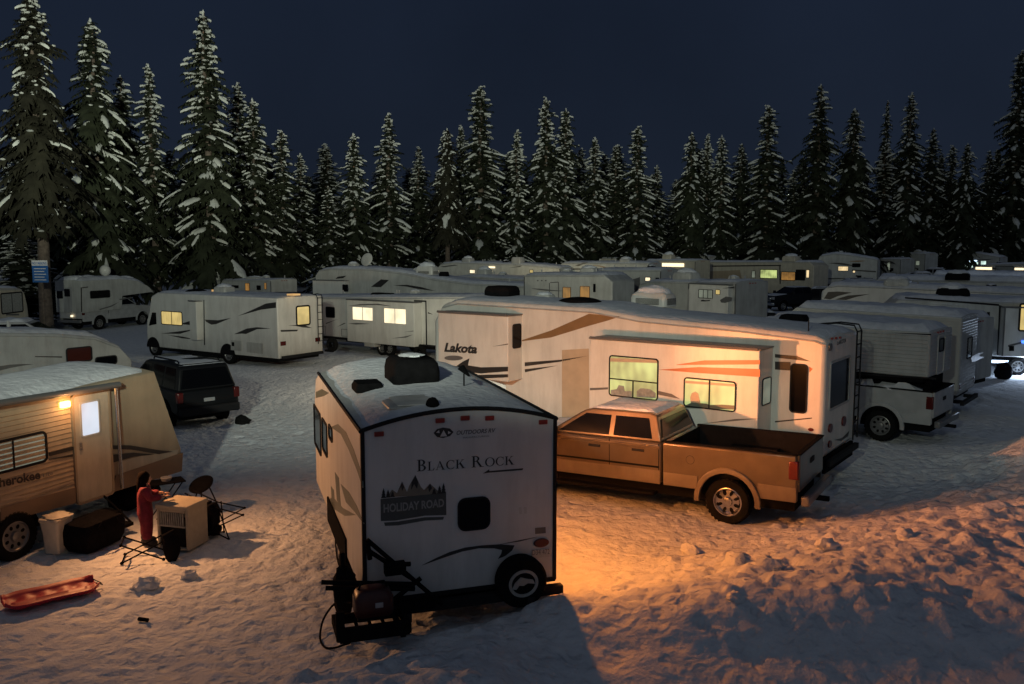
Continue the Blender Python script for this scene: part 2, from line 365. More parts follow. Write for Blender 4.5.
# ---------------------------------------------------------------- trailer and motorhome bodies
def lerp_prof(P,x):
    if x<=P[0][0]: return P[0][1]
    for (a,b),(c,d) in zip(P,P[1:]):
        if x<=c: return b+(d-b)*(x-a)/max(1e-6,c-a)
    return P[-1][1]
def body(v,W,top,z0=.65,crown=.06,m='white',bevel=.05,snow=.10,bottom=None,name='body',seed=1.,snowm='rsnow',trimm=None):
    s=v.s; v.W=W; v.top=top; v.crown=crown; v.z0=z0; v.x0=top[0][0]; v.x1=top[-1][0]
    bot=bottom or [(v.x0,z0),(v.x1,z0)]
    xs=sorted(set([t[0] for t in top]+[t[0] for t in bot if v.x0<=t[0]<=v.x1]))
    rings=[]; n=9
    for x in xs:
        zt=lerp_prof(top,x); zb=lerp_prof(bot,x); rg=[(x,0,zb)]
        for k in range(n):
            u=k/(n-1); rg.append((x,s*W*u,zt+crown*(1-(2*u-1)**2)))
        rg.append((x,s*W,zb)); rings.append(rg)
    b=MB().use(m).loft(rings); v.body=b.build(name,parent=v.root,bevel=bevel,smooth=35)
    # floor frame below the body
    MB().use('black').box(v.x0+.15,v.x1-.4,s*.12,s*(W-.12),lerp_prof(bot,v.x0+.2)-.16,lerp_prof(bot,v.x0+.2)+.05).build('chassis',parent=v.root)
    if snow:
        x0=v.x0+.04; x1=v.x1-.04
        while x1>x0+1 and abs(lerp_prof(top,x1)-lerp_prof(top,x1-.2))>.12: x1-=.1
        while x1>x0+1 and abs(lerp_prof(top,x0)-lerp_prof(top,x0+.2))>.12: x0+=.1
        nx=max(8,int((x1-x0)/.22)); ny=12; vs=[];fs=[]
        for i in range(nx+1):
            for j in range(ny+1):
                a=i/nx; u=j/ny; x=x0+(x1-x0)*a; y=(.03+.94*u)*W*s
                e=min(a*(x1-x0),(1-a)*(x1-x0),u*W*.94,(1-u)*W*.94); e=min(1,e/.22); e=e**.5
                nz=noise.noise(Vector((x*.9+seed*9,y*.9,seed)))*.5+noise.noise(Vector((x*2.7+seed,y*2.7,seed*3)))*.3
                t=snow*(.75+nz*.9)*e-.012*(1-e)
                ex=noise.noise(Vector((x*1.3,y*1.3,seed+5)))*.05*(1-e)
                vs.append((x+ex,y+ex*s,lerp_prof(top,x)+crown*(1-(2*(.03+.94*u)-1)**2)+max(-.012,t)+.004))
        for i in range(nx):
            for j in range(ny): q=i*(ny+1)+j; fs.append((q,q+1,q+ny+2,q+ny+1))
        MB().use(snowm).add(vs,fs).build('roof_snow',parent=v.root,smooth=70)
    return v
def roofz(v,x,u): return lerp_prof(v.top,x)+v.crown*(1-(2*u-1)**2)
def ac(v,x,u,m='white2',l=.85,w=.68,h=.28,cap=True,name='air_conditioner',grille=None,z_add=0.):
    y=v.s*v.W*u; z=roofz(v,x,u)+.01+z_add
    b=MB().use(m); c=[(x,y)]
    for f,g in ((1,0),(1,.55),(.93,.85),(.75,1)): pass
    rings=[]
    for f,g in ((1,0),(1,.5),(.94,.82),(.80,1)):
        rings.append([(x+p[0]*f,y+p[1]*f,z+h*g) for p in rrect(-l/2,l/2,-w/2,w/2,.12)])
    b.loft(rings); o=b.build(name,parent=v.root,smooth=50)
    if grille:
        g=MB().use(grille)
        for k in range(6): zz=z+.05+k*.028; g.box(x-l*.5-.006,x-l*.5+.01,y-w*.36,y+w*.36,zz,zz+.015); g.box(x-l*.32,x+l*.32,y+v.out*(w*.5-.01),y+v.out*(w*.5+.006),zz,zz+.015)
        g.build('grille',parent=o)
    if cap: MB().use('rsnow').blob((x,y,z+h*.93),(l*.46,w*.46,h*.55),14,6,.25,x,half=True).build('snow_cap',parent=o)
    return o
def vent(v,x,u,m='black',l=.42,w=.42,h=.12,name='roof_vent',snow=False):
    y=v.s*v.W*u; z=roofz(v,x,u)+.01
    b=MB().use(m); rings=[]
    for f,g in ((1,0),(1,.5),(.85,1)): rings.append([(x+p[0]*f,y+p[1]*f,z+h*g) for p in rrect(-l/2,l/2,-w/2,w/2,.07)])
    b.loft(rings); o=b.build(name,parent=v.root,smooth=40)
    if snow: MB().use('rsnow').blob((x,y,z+h*.8),(l*.5,w*.5,.1),10,5,.3,x,half=True).build('snow_cap',parent=o)
    return o
def dome(v,x,u,m='black',r=.42,h=.2,name='dome_vent'):
    y=v.s*v.W*u; z=roofz(v,x,u)
    return MB().use(m).blob((x,y,z),(r,r*.8,h),18,8,half=True).build(name,parent=v.root,smooth=60)
def dish(v,x,u,m='white2',r=.3,h=.55):
    y=v.s*v.W*u; z=roofz(v,x,u)
    o=MB().use('grey').tube([(x,y,z),(x,y,z+h)],.03).build('dish_mast',parent=v.root)
    b=MB().use(m).lathe([(.001,.07),(r*.5,.05),(r*.85,.02),(r,-.02),(r*.85,.0),(.001,.03)],(0,0,0),'y',20)
    b.xf(Matrix.Translation((x,y,z+h))@Matrix.Rotation(R(20),4,'X')); b.build('dish',parent=o); return o
def ladder(v,xr,y0,y1,z0,z1,rungs=7,over=.5,m='trim',n=-1):
    b=MB().use(m)
    for y in (y0,y1): b.tube([(xr+n*.10,y,z0),(xr+n*.10,y,z1),(xr+n*.03,y,z1+.14),(xr-n*over*.4,y,z1+.17),(xr-n*over,y,z1+.1)],.019,6)
    for k in range(rungs): z=z0+.12+(z1-z0-.12)*k/(rungs-1); b.tube([(xr+n*.10,y0,z),(xr+n*.10,y1,z)],.016,6)
    return b.build('ladder',parent=v.root)
def slide(v,x0,x1,z0,z1,depth=.75,m='white',name='slide_out',roofm='decalg'):
    o=v.out; b=MB().use(m).box(x0,x1,-o*.05,o*depth,z0,z1)
    q=b.build(name,parent=v.root,bevel=.02)
    MB().use(roofm).box(x0-.02,x1+.02,o*.0,o*(depth+.03),z1+.002,z1+.03).tube([(x0+.02,o*(depth+.04),z1+.03),(x1-.02,o*(depth+.04),z1+.03)],.032,8).build('slide_topper',parent=q)
    return q
def axle(v,xs,r=.36,u=.02,style='rv'):
    for x in xs:
        wheel(v.root,x,v.s*(.13+.02),r,.22,v.out,style)
        wheel(v.root,x,v.s*(v.W-.15),r,.22,-v.out,style)
def awning(v,x0,x1,z,m='grey',r=.06):
    return MB().use(m).tube([(x0,v.out*.09,z),(x1,v.out*.09,z)],r,10).box(x0,x0+.05,v.out*.0,v.out*.07,z-1.6,z).box(x1-.05,x1,v.out*.0,v.out*.07,z-1.6,z).build('awning',parent=v.root)
def bumper(v,h=.5,m='trim',x=None,ext=.0):
    x=v.x0 if x is None else x
    return MB().use(m).box(x-.15,x-.05,v.s*.12,v.s*(v.W-.12),h-.06,h+.06).box(x-.12,x+.2,v.s*.4,v.s*.5,h-.05,h+.05).box(x-.12,x+.2,v.s*(v.W-.5),v.s*(v.W-.4),h-.05,h+.05).build('rear_bumper',parent=v.root)
def lamps_rear(v,z,y=.16,m='red',w=.14,h=.14):
    for u in (y,v.W-y): MB().use(m).box(v.x0-.02,v.x0+.01,v.s*u-w/2,v.s*u+w/2,z-h/2,z+h/2).build('tail_light',parent=v.root,bevel=.01)
def tongue(v,x,l=1.1,z=.5):
    W=v.W; s=v.s
    o=MB().use('black').tube([(x-.2,s*.35,z),(x+l,s*W/2,z)],.05,6).tube([(x-.2,s*(W-.35),z),(x+l,s*W/2,z)],.05,6).tube([(x+l-.1,s*W/2,z),(x+l+.25,s*W/2,z+.02)],.04).build('tongue',parent=v.root)
    for d in (-.14,.14): MB().use('white2').lathe([(.001,0),(.13,.02),(.15,.1),(.15,.36),(.1,.46),(.05,.5),(.001,.5)],(x+.28,s*W/2+d,z+.05),'z',14).build('propane_tank',parent=o)
    MB().use('black').tube([(x+l-.15,s*W/2,.02),(x+l-.15,s*W/2,.95)],.03).build('tongue_jack',parent=o)
    return o
def corrugate(v,name,x0,x1,z0,z1,m='sidingp',pitch=.085,dep=.016,ax='y',val=0.):
    o=v.out if ax=='y' else -1; P=[(val-.01*o,z0)]; z=z0
    while z<z1-.01:
        P+= [(val+.003*o,z),(val+dep*o,min(z1,z+pitch*.22)),(val+.004*o,min(z1,z+pitch*.98))]; z+=pitch
    P.append((val-.01*o,z1))
    b=MB().use(m)
    if ax=='y': b.prism(P,'x',x0,x1)
    else: b.prism(P,'y',x0,x1)
    return b.build(name,parent=v.root,smooth=0)
def swooshes(v,seed,m=None):
    rn=random.Random(seed*3.3); L=v.x1; z0=v.z0; zt=lerp_prof(v.top,L*.5)
    for q in range(rn.randint(2,4)):
        xa=rn.uniform(.3,L*.6); ln=rn.uniform(1.2,3.8); z=rn.uniform(z0+.35,zt-.5); k=rn.uniform(-.35,.55); th=rn.uniform(.06,.24); P=[];Q=[]
        for i in range(9):
            t=i/8; x=min(L-.3,xa+ln*t); zz=z+k*math.sin(t*1.9); w=th*math.sin(math.pi*min(1,t*.97+.03))**.8*(1.2-t*.7); P.append((x,min(zt-.12,zz+w*.5))); Q.append((x,min(zt-.14,zz-w*.5)))
        a,b=v.pr('y',0.); MB().use(m or rn.choice(['decal','decalg','decal','decalt','decalgr'])).prism(P+Q[::-1],'y',a,b+v.out*q*.002).build('swoosh_decal',parent=v.root,smooth=0)
def dress(v,seed,frame=True,mk=True):
    """gutters, corner trim, lockers, vents: what every camper carries"""
    rn=random.Random(seed*7.1); o=v.out; W=v.W; L=v.x1; z0=v.z0
    xs_=[t for t in v.top if abs(lerp_prof(v.top,t[0])-lerp_prof(v.top,max(0,t[0]-.2)))<.12]
    MB().use('grey').tube([(x,o*.02,z-.07) for x,z in xs_],.022,6).build('gutter',parent=v.root) if len(xs_)>1 else None
    MB().use('trim').box(v.x0+.02,L-.3,o*.0,o*.012,z0+.0,z0+.07).build('bottom_trim',parent=v.root)
    MB().use('decalg').box(v.x0-.008,v.x0+.05,-o*.02,o*.014,z0,lerp_prof(v.top,v.x0)-.08).build('corner_trim',parent=v.root)
    k=v.x0+.5
    while k<L-2.2:
        w_=rn.uniform(.5,1.1); h_=rn.uniform(.3,.45)
        if rn.random()<.6: MB().use('decalg').ring(rrect(k,k+w_,z0+.12,z0+.12+h_,.03),rrect(k+.018,k+w_-.018,z0+.138,z0+.10+h_,.025),'y',0,o*.012).build('locker_door',parent=v.root,smooth=0)
        k+=w_+rn.uniform(.4,1.4)
    for q in range(rn.randint(1,3)):
        x=rn.uniform(.8,L-2); z=rn.uniform(z0+.5,z0+1.0); w_=rn.choice([.18,.3,.42]); MB().use(rn.choice(['white2','black','grey'])).box(x,x+w_,0,o*.02,z,z+w_*.8).build('vent_cover',parent=v.root,bevel=.008)
    for q in range(rn.randint(2,4)):
        x=rn.uniform(.8,L-1.2); u=rn.uniform(.15,.85); z=roofz(v,x,u); MB().use('grey').tube([(x,v.s*W*u,z-.02),(x,v.s*W*u,z+.25)],.04,8).build('plumbing_vent',parent=v.root)
    x=rn.uniform(1,L-2); vent(v,x,rn.uniform(.3,.7),rn.choice(['black','white2','white2']),.45,.42,.2,snow=True)
    if mk:
        for q in range(3): MB().use('amber').box(v.x0-.03,v.x0+.01,v.s*(W*.5-.2+.2*q)-.04,v.s*(W*.5-.2+.2*q)+.04,lerp_prof(v.top,v.x0)-.1,lerp_prof(v.top,v.x0)-.06).build('marker_light',parent=v.root)
# ---------------------------------------------------------------- pickups and cars
def pickup(name,label,P,yaw,paint='silver',low=None,wb=3.9,bed=2.0,group=None,snow=None,style='rv',crew=True,simple=False,wheelr=.41,cat='pickup truck',bedfill=None,tilt=0.,flare=True):
    """origin on the ground below the rear axle, x forward, centre y=0"""
    low=low or paint; t=empty(name,P,yaw,label,cat,group); t.rotation_euler=(0,tilt,yaw)
    w=1.0; ax=-1.28; cb=ax+bed+.04; xa=wb; fr=wb+.95
    hood=xa-.55; zt=1.42; zb=.62; zr=1.95
    cl=2.35 if crew else 1.5; roof0=cb+.12; roof1=cb+cl-.75; ws=cb+cl+.05
    def arch(cx,r,a,n=12): return [(cx+r*math.cos(q),wheelr+.02+r*math.sin(q)) for q in [math.pi*(1-k/n) for k in range(n+1)]] if a else None
    ra=wheelr+.12
    # cab + hood lower body (below the belt line)
    A=[(cb,zb)]+[(p) for p in arch(xa,ra,1) if p[1]>zb-.02]+[(fr-.12,zb-.05),(fr,zb+.1),(fr+.02,1.15),(fr-.06,1.28),(ws+.1,1.42),(cb,1.42)]
    bd=MB().use(paint).prism(A,'y',-w,w).build('body',parent=t,bevel=.05,smooth=35)
    MB().use('black').box(ax+.1,fr-.2,-w+.22,w-.22,.36,zb+.25).build('chassis',parent=t)
    # lower two-tone band
    for sd in (-1,1):
        b=MB().use(low); b.prism([(cb+.02,zb-.01),(xa-ra-.02,zb-.01),(xa-ra-.02,zb+.26),(cb+.02,zb+.26)],'y',sd*(w-.02),sd*(w+.012)); b.build('rocker_panel',parent=t,bevel=.006)
    # bed
    B=[(ax,zb-.02)]+[p for p in arch(0,ra,1) if p[1]>zb-.02]+[(cb-.03,zb),(cb-.03,zt+.02),(ax+.02,zt+.02)]
    bb=MB().use(paint)
    for sd in (-1,1): bb.prism(B,'y',sd*(w-.09),sd*w)
    bb.prism([(-w+.09,zb+.2),(w-.09,zb+.2),(w-.09,zt),(-w+.09,zt)],'x',cb-.1,cb-.035)
    bo=bb.build('bed',parent=t,bevel=.03,smooth=35)
    MB().use('black').box(ax+.06,cb-.1,-w+.09,w-.09,.86,.92).box(-.48,.48,-w+.09,-w+.3,.9,1.13).box(-.48,.48,w-.3,w-.09,.9,1.13).box(ax+.05,cb-.1,-w+.088,-w+.10,.9,zt+.03).box(ax+.05,cb-.1,w-.10,w-.088,.9,zt+.03).box(ax+.04,ax+.055,-w+.1,w-.1,.9,zt+.03).box(cb-.115,cb-.1,-w+.1,w-.1,.9,zt+.01).build('bed_liner',parent=bo)
    MB().use('black').box(ax,cb-.04,-w-.004,-w+.1,zt+.022,zt+.05).box(ax,cb-.04,w-.1,w+.004,zt+.022,zt+.05).build('bed_rail_cap',parent=bo,bevel=.012)
    tg=MB().use(paint).box(ax-.03,ax+.04,-w+.06,w-.06,zb+.15,zt+.03).build('tailgate',parent=t,bevel=.02)
    MB().use('trim').box(ax-.045,ax-.028,-.14,.14,1.14,1.24).build('handle',parent=tg,bevel=.008)
    MB().use('black').box(ax-.045,ax+.05,-w+.06,w-.06,zt+.032,zt+.055).build('tailgate_cap',parent=tg)
    # two-tone bed strip and wheel flares
    for sd in (-1,1):
        b=MB().use(low)
        b.prism([(ra+.02,zb-.01),(cb-.05,zb-.01),(cb-.05,zb+.24),(ra+.02,zb+.24)],'y',sd*(w-.02),sd*(w+.012)); b.build('lower_trim',parent=bo,bevel=.006); b=MB().use(low)
        b.prism([(ax+.02,zb-.03),(-ra-.02,zb-.03),(-ra-.02,zb+.24),(ax+.02,zb+.24)],'y',sd*(w-.02),sd*(w+.012))
        b.build('lower_trim',parent=bo,bevel=.006)
        if flare:
            for cx in (0,xa):
                o=[(cx+(ra+.085)*math.cos(q),wheelr+.02+(ra+.085)*math.sin(q)) for q in [R(186-192*k/16) for k in range(17)]]
                i=[(cx+(ra-.02)*math.cos(q),wheelr+.02+(ra-.02)*math.sin(q)) for q in [R(186-192*k/16) for k in range(17)]]
                MB().use(low).prism(o+i[::-1],'y',sd*(w-.03),sd*(w+.05)).build('wheel_flare',parent=t,bevel=.015)
        wheel(t,0,sd*(w-.13),wheelr,.27,sd,style); wheel(t,xa,sd*(w-.13),wheelr,.27,sd,style)
        MB().use('red').box(ax-.02,ax+.16,sd*(w-.09),sd*(w+.012),1.0,1.34).build('tail_light',parent=t,bevel=.025)
        MB().use('lens').box(fr-.14,fr+.03,sd*(w-.4),sd*(w-.02),.98,1.2).build('headlight',parent=t,bevel=.03)
    # cab greenhouse
    wt=.73; wbm=.93
    def P3(x,z,sd): u=(z-1.42)/(zr-1.42); return (x,sd*(wbm+(wt-wbm)*u),z)
    prof=[(cb+.02,1.42),(roof0+.06,zr-.05),(roof0+.2,zr),(roof1,zr),(roof1+.18,zr-.05),(ws+.12,1.42)]
    g=MB().use(paint); L=[P3(x,z,-1) for x,z in prof]; Rr=[P3(x,z,1) for x,z in prof]; g.loft([L,Rr]); cab=g.build('cab',parent=t,bevel=.03,smooth=30)
    # glass
    def pane(pts,sd,parent=cab,nm='window'):
        lo=[Vector(P3(x,z,sd)) for x,z in pts]; n=Vector((0,sd*.93,.36)).normalized()
        MB().use('glass').loft([[p-n*.02 for p in lo],[p+n*.006 for p in lo]]).build(nm,parent=parent,smooth=0)
    dm=cb+.08+(cl-.3)*.5
    for sd in (-1,1):
        if crew:
            pane([(cb+.22,1.47),(dm-.05,1.47),(dm-.05,zr-.1),(roof0+.22,zr-.1)],sd)
            pane([(dm+.05,1.47),(ws-.1,1.47),(roof1+.12,zr-.1),(dm+.05,zr-.1)],sd)
        else: pane([(cb+.2,1.47),(ws-.1,1.47),(roof1+.12,zr-.1),(roof0+.22,zr-.1)],sd)
        MB().use('trim').box(ws-.12,ws+.02,sd*(w+.0),sd*(w+.24),1.38,1.62).build('mirror',parent=t,bevel=.03)
        if not simple:
            for hx in ([cb+.35,dm+.2] if crew else [cb+.35]):
                MB().use('trim').box(hx,hx+.26,sd*w,sd*(w+.03),1.22,1.27).build('door_handle',parent=t,bevel=.01)
            MB().use('black').box(cb+.05,ws-.02,sd*w,sd*(w+.014),.93,.965).build('side_molding',parent=t,bevel=.005)
            MB().use(paint).box(cb+.02,ws,sd*w,sd*(w+.02),1.30,1.36).build('shoulder_line',parent=t,bevel=.015)
            sm=MB().use('black')
            for x in ([cb+.05,dm,ws-.02] if crew else [cb+.05,ws-.02]): sm.box(x-.007,x+.007,sd*(w-.01),sd*(w+.0025),zb+.03,1.41)
            sm.build('door_seam',parent=t,smooth=0)
            MB().use('black').box(cb+.1,ws+.2,sd*(w-.08),sd*(w+.13),.40,.46).build('running_board',parent=t,bevel=.012)
    MB().use('glass').prism([(-wt+.1,zr-.13),(wt-.1,zr-.13),(wbm-.1,1.50),(-wbm+.1,1.50)],'x',0,.01).xf(Matrix(((1,0,(roof0+.06-cb-.02)/(.48),0),(0,1,0,0),(0,0,1,0),(0,0,0,1)))).xf(Matrix.Translation((cb+.02-1.42*(roof0+.04-cb)/.48-.022,0,0))).build('rear_window',parent=cab,smooth=0)
    k=(roof1+.18-ws-.12)/(zr-.05-1.42)
    MB().use('glass').prism([(-wt+.06,zr-.1),(wt-.06,zr-.1),(wbm-.06,1.47),(-wbm+.06,1.47)],'x',0,.012).xf(Matrix(((1,0,k,0),(0,1,0,0),(0,0,1,0),(0,0,0,1)))).xf(Matrix.Translation((ws+.13-1.42*k,0,0))).build('windshield',parent=cab,smooth=0)
    gr=MB().use('chrome').box(fr-.02,fr+.04,-.52,.52,.82,1.2).build('grille',parent=t,bevel=.03)
    gb=MB().use('black')
    for q in range(5): gb.box(fr+.035,fr+.046,-.47,.47,.86+q*.066,.895+q*.066)
    gb.build('grille_slot',parent=gr,smooth=0)
    MB().use('chrome').box(fr-.08,fr+.12,-w+.04,w-.04,.5,.74).build('front_bumper',parent=t,bevel=.05)
    rb=MB().use('rim').box(ax-.2,ax-.05,-w+.04,w-.04,.52,.70).build('rear_bumper',parent=t,bevel=.03)
    MB().use('black').box(ax-.35,ax-.05,-.05,.05,.42,.5).build('tow_hitch',parent=rb)
    if not simple: 
        MB().use('trim').prism(ell(.72,1.16,.085,.085),'y',w-.01,w+.003).build('fuel_door',parent=bo,smooth=0)
        MB().use(paint).prism(ell(.72,1.16,.078,.078),'y',w-.01,w+.005).build('fuel_flap',parent=bo,smooth=0)
    if snow:
        b=MB().use('rsnow'); 
        def lay(x0,x1,y0,y1,z,h,sd):
            nx,ny=14,12; vs=[];fs=[]
            for i in range(nx+1):
                for j in range(ny+1):
                    a,u=i/nx,j/ny; x=x0+(x1-x0)*a; y=y0+(y1-y0)*u; e=min(1,min(a,1-a)*(x1-x0)/.15,min(u,1-u)*(y1-y0)/.15)**.5
                    zz=z(x) if callable(z) else z
                    vs.append((x,y,zz-.03*(1-e)+h*e*(.8+.8*noise.noise(Vector((x*2+sd,y*2,sd))))))
            for i in range(nx):
                for j in range(ny): q=i*(ny+1)+j; fs.append((q,q+1,q+ny+2,q+ny+1))
            b.add(vs,fs)
        lay(roof0+.12,roof1+.1,-wt+.02,wt-.02,zr,snow,1)
        b.build('roof_snow',parent=t,smooth=70)
        b=MB().use('rsnow'); lay(ws+.2,fr-.1,-w+.1,w-.1,lambda x:1.42-(x-ws-.1)*.14/(fr-.06-ws-.1),snow*.7,3); b.build('hood_snow',parent=t,smooth=70)
        if snow>.08: b=MB().use('rsnow'); lay(ax+.1,cb-.12,-w+.1,w-.1,.95,snow*3,5); b.build('bed_snow',parent=bo,smooth=70)
    return t
def wagon(name,label,P,yaw,paint='darkpaint',snow=.0,L=4.75,h=1.78,cat='suv',rack=True,group=None,hatch=.25):
    """origin on the ground below the rear bumper, x forward"""
    t=empty(name,P,yaw,label,cat,group); w=.92; r=.36; r0=.95; r1=L-.95; z0=.42; zb=1.12
    def arch(cx): return [(cx+(r+.08)*math.cos(q),r+.02+(r+.08)*math.sin(q)) for q in [math.pi*(1-k/12) for k in range(13)]]
    A=[(.12,z0)]+[p for p in arch(r0) if p[1]>z0]+[p for p in arch(r1) if p[1]>z0]+[(L-.1,z0),(L,.6),(L-.02,.9),(L-.2,1.0),(L-1.25,zb),(.1,zb),(.02,.95),(.0,.6)]
    MB().use(paint).prism(A,'y',-w,w).build('body',parent=t,bevel=.07,smooth=40)
    MB().use('black').box(.3,L-.3,-w+.2,w-.2,.25,.6).build('chassis',parent=t)
    wt=.7; wb=.88
    def P3(x,z,sd): u=(z-zb)/(h-zb); return (x,sd*(wb+(wt-wb)*u),z)
    prof=[(.08,zb),(hatch+.02,h-.12),(hatch+.18,h-.02),(1.6,h),(L-2.3,h-.03),(L-2.1,h-.08),(L-1.2,zb)]
    c=MB().use(paint).loft([[P3(x,z,-1) for x,z in prof],[P3(x,z,1) for x,z in prof]]).build('cabin',parent=t,bevel=.05,smooth=35)
    def pane(pts,sd):
        lo=[Vector(P3(x,z,sd)) for x,z in pts]; n=Vector((0,sd*.95,.3)).normalized()
        MB().use('glass').loft([[p-n*.02 for p in lo],[p+n*.007 for p in lo]]).build('window',parent=c,smooth=0)
    for sd in (-1,1):
        pane([(.32,zb+.06),(1.12,zb+.06),(1.12,h-.13),(hatch+.22,h-.13)],sd); pane([(1.22,zb+.06),(2.05,zb+.06),(2.05,h-.12),(1.22,h-.12)],sd); pane([(2.15,zb+.06),(L-1.45,zb+.06),(L-2.18,h-.14),(2.15,h-.12)],sd)
        wheel(t,r0,sd*(w-.12),r,.24,sd); wheel(t,r1,sd*(w-.12),r,.24,sd)
        MB().use('red').box(-.015,.14,sd*(w-.16),sd*(w+.008),.8,1.1).build('tail_light',parent=t,bevel=.02)
        MB().use('lens').box(L-.16,L+.005,sd*(w-.38),sd*(w-.04),.72,.88).build('headlight',parent=t,bevel=.02)
        MB().use('trim').box(L-1.5,L-1.36,sd*w,sd*(w+.2),1.1,1.26).build('mirror',parent=t,bevel=.03)
        if rack: MB().use('black').tube([(.6,sd*.6,h+.0),(.65,sd*.6,h+.07),(L-2.5,sd*.6,h+.06),(L-2.45,sd*.6,h-.01)],.02).build('roof_rail',parent=t)
    k=(hatch+.02-.08)/(h-.12-zb)
    MB().use('glass').prism([(-wt+.07,h-.16),(wt-.07,h-.16),(wb-.1,zb+.07),(-wb+.1,zb+.07)],'x',0,.01).xf(Matrix(((1,0,k,0),(0,1,0,0),(0,0,1,0),(0,0,0,1)))).xf(Matrix.Translation((.08-zb*k-.022,0,0))).build('rear_window',parent=c,smooth=0)
    k=-(.9)/(h-.08-zb)
    MB().use('glass').prism([(-wt+.05,h-.12),(wt-.05,h-.12),(wb-.06,zb+.04),(-wb+.06,zb+.04)],'x',0,.01).xf(Matrix(((1,0,k,0),(0,1,0,0),(0,0,1,0),(0,0,0,1)))).xf(Matrix.Translation((L-1.2-zb*k+.012,0,0))).build('windshield',parent=c,smooth=0)
    MB().use('trim').box(-.12,.12,-w+.03,w-.03,.42,.66).build('rear_bumper',parent=t,bevel=.05)
    MB().use('trim').box(L-.1,L+.07,-w+.03,w-.03,.4,.62).build('front_bumper',parent=t,bevel=.05)
    MB().use('lens').box(-.012,.03,-.16,.16,.78,.88).build('licence_plate',parent=t)
    if snow:
        b=MB().use('rsnow')
        for (x0,x1,zz,wd,hh) in ((hatch+.1,L-2.15,h-.02,wt-.02,snow),(L-1.15,L-.2,zb-.06,w-.12,snow*.8)):
            nx,ny=14,12; vs=[];fs=[]
            for i in range(nx+1):
                for j in range(ny+1):
                    a,u=i/nx,j/ny; x=x0+(x1-x0)*a; y=-wd+2*wd*u; e=min(1,min(a,1-a)*(x1-x0)/.18,min(u,1-u)*2*wd/.18)**.5
                    vs.append((x,y,zz-.03*(1-e)+hh*e*(.8+.6*noise.noise(Vector((x*2,y*2,h*7))))))
            for i in range(nx):
                for j in range(ny): q=i*(ny+1)+j; fs.append((q,q+1,q+ny+2,q+ny+1))
            b.add(vs,fs)
        b.build('roof_snow',parent=t,smooth=70)
    return t
# ---------------------------------------------------------------- terrain
def sm(a,b,x): t=max(0,min(1,(x-a)/(b-a))); return t*t*(3-2*t)
def gh(x,y,fine=True):
    d=math.hypot(x,y); h=0.
    q=x*.55-(y-16)*.83-2.9
    bk=sm(-.5,3.8,q)*(.85+.45*sm(8,14,x)*sm(13,17,y))*(1-sm(28,45,d)); h+=bk
    h+=1.0*math.exp(-((x-14.2)/3.6)**2-((y-19.6-.1*(x-14))/1.9)**2)*(1+.35*noise.noise(Vector((x*.9,y*.9,4))))
    yc=10.75-.10*(x-1)
    if y<yc+1.2:
        k=sm(-.6,.9,x); dd=max(0,yc-y+.0); h-=k*min(1.9,.30*dd*sm(0,1.2,dd)+.0)
        h+=k*.16*math.exp(-((y-yc-.2)/.6)**2)*(.7+1.2*noise.noise(Vector((x*.8,0,3))))
    h+=sm(72,110,y)*1.2
    if x<-14: h+=sm(60,76,y)*1.3*sm(-14,-22,x)
    if fine:
        p=Vector((x,y,0)); lot=1-sm(30,60,d)
        h+=noise.noise(p*.35)*.05
        rough=(.45+.55*sm(-.6,1.5,q))*(1-.75*sm(0,1.0,10.9-.1*(x-1)-y)*sm(-.5,.8,x))
        h+=lot*(noise.noise(p*1.1)*.035+noise.noise(p*2.6+Vector((7,3,1)))*.042*rough+noise.noise(p*6.3)*.034*rough+(noise.noise(p*9.7)*.014 if d<26 else 0))
        c=noise.noise(p*3.4+Vector((31,5,2))); h+=lot*rough*max(0,c-.16)**1.1*.15
        c=noise.noise(p*1.7+Vector((3,55,2))); h+=lot*rough*sm(.3,1.5,q)*max(0,c-.3)*.22
        c=noise.noise(p*4.8+Vector((61,15,9))); h-=lot*rough*max(0,c-.08)*.16
        # tyre ruts running to the truck
        for off in (0.,1.7):
            l=abs((x-.9)*.524+(y-13.6)*.851-off-.2+.12*noise.noise(Vector((x*.4,off,0)))); 
            if l<.35 and -2<x<6: h-=.045*math.exp(-(l/.14)**2)
    return h
def grid(xs,ys,name,m,zoff=0.):
    nx,ny=len(xs),len(ys); vs=[(x,y,gh(x,y)+zoff) for y in ys for x in xs]
    fs=[(j*nx+i,j*nx+i+1,(j+1)*nx+i+1,(j+1)*nx+i) for j in range(ny-1) for i in range(nx-1)]
    me=bpy.data.meshes.new(name); me.from_pydata(vs,[],fs); me.materials.append(m); me.polygons.foreach_set('use_smooth',[True]*len(fs))
    o=bpy.data.objects.new(name,me); COL.objects.link(o); return tag(o,kind='structure')
def span(segs):
    r=[segs[0][0]]
    for a,b,st in segs:
        n=max(1,round((b-a)/st)); r+=[a+(b-a)*(k+1)/n for k in range(n)]
    return r
xs=span([(-420,-120,30),(-120,-40,4),(-40,-12,.5),(-12,-9,.2),(-9,13,.07),(13,18,.16),(18,45,.6),(45,120,5),(120,420,30)])
ys=span([(-60,2,6),(2,7,.3),(7,20,.07),(20,27,.14),(27,45,.35),(45,120,2.5),(120,600,40)])
grid(xs,ys,'snow_ground',M['snow'])
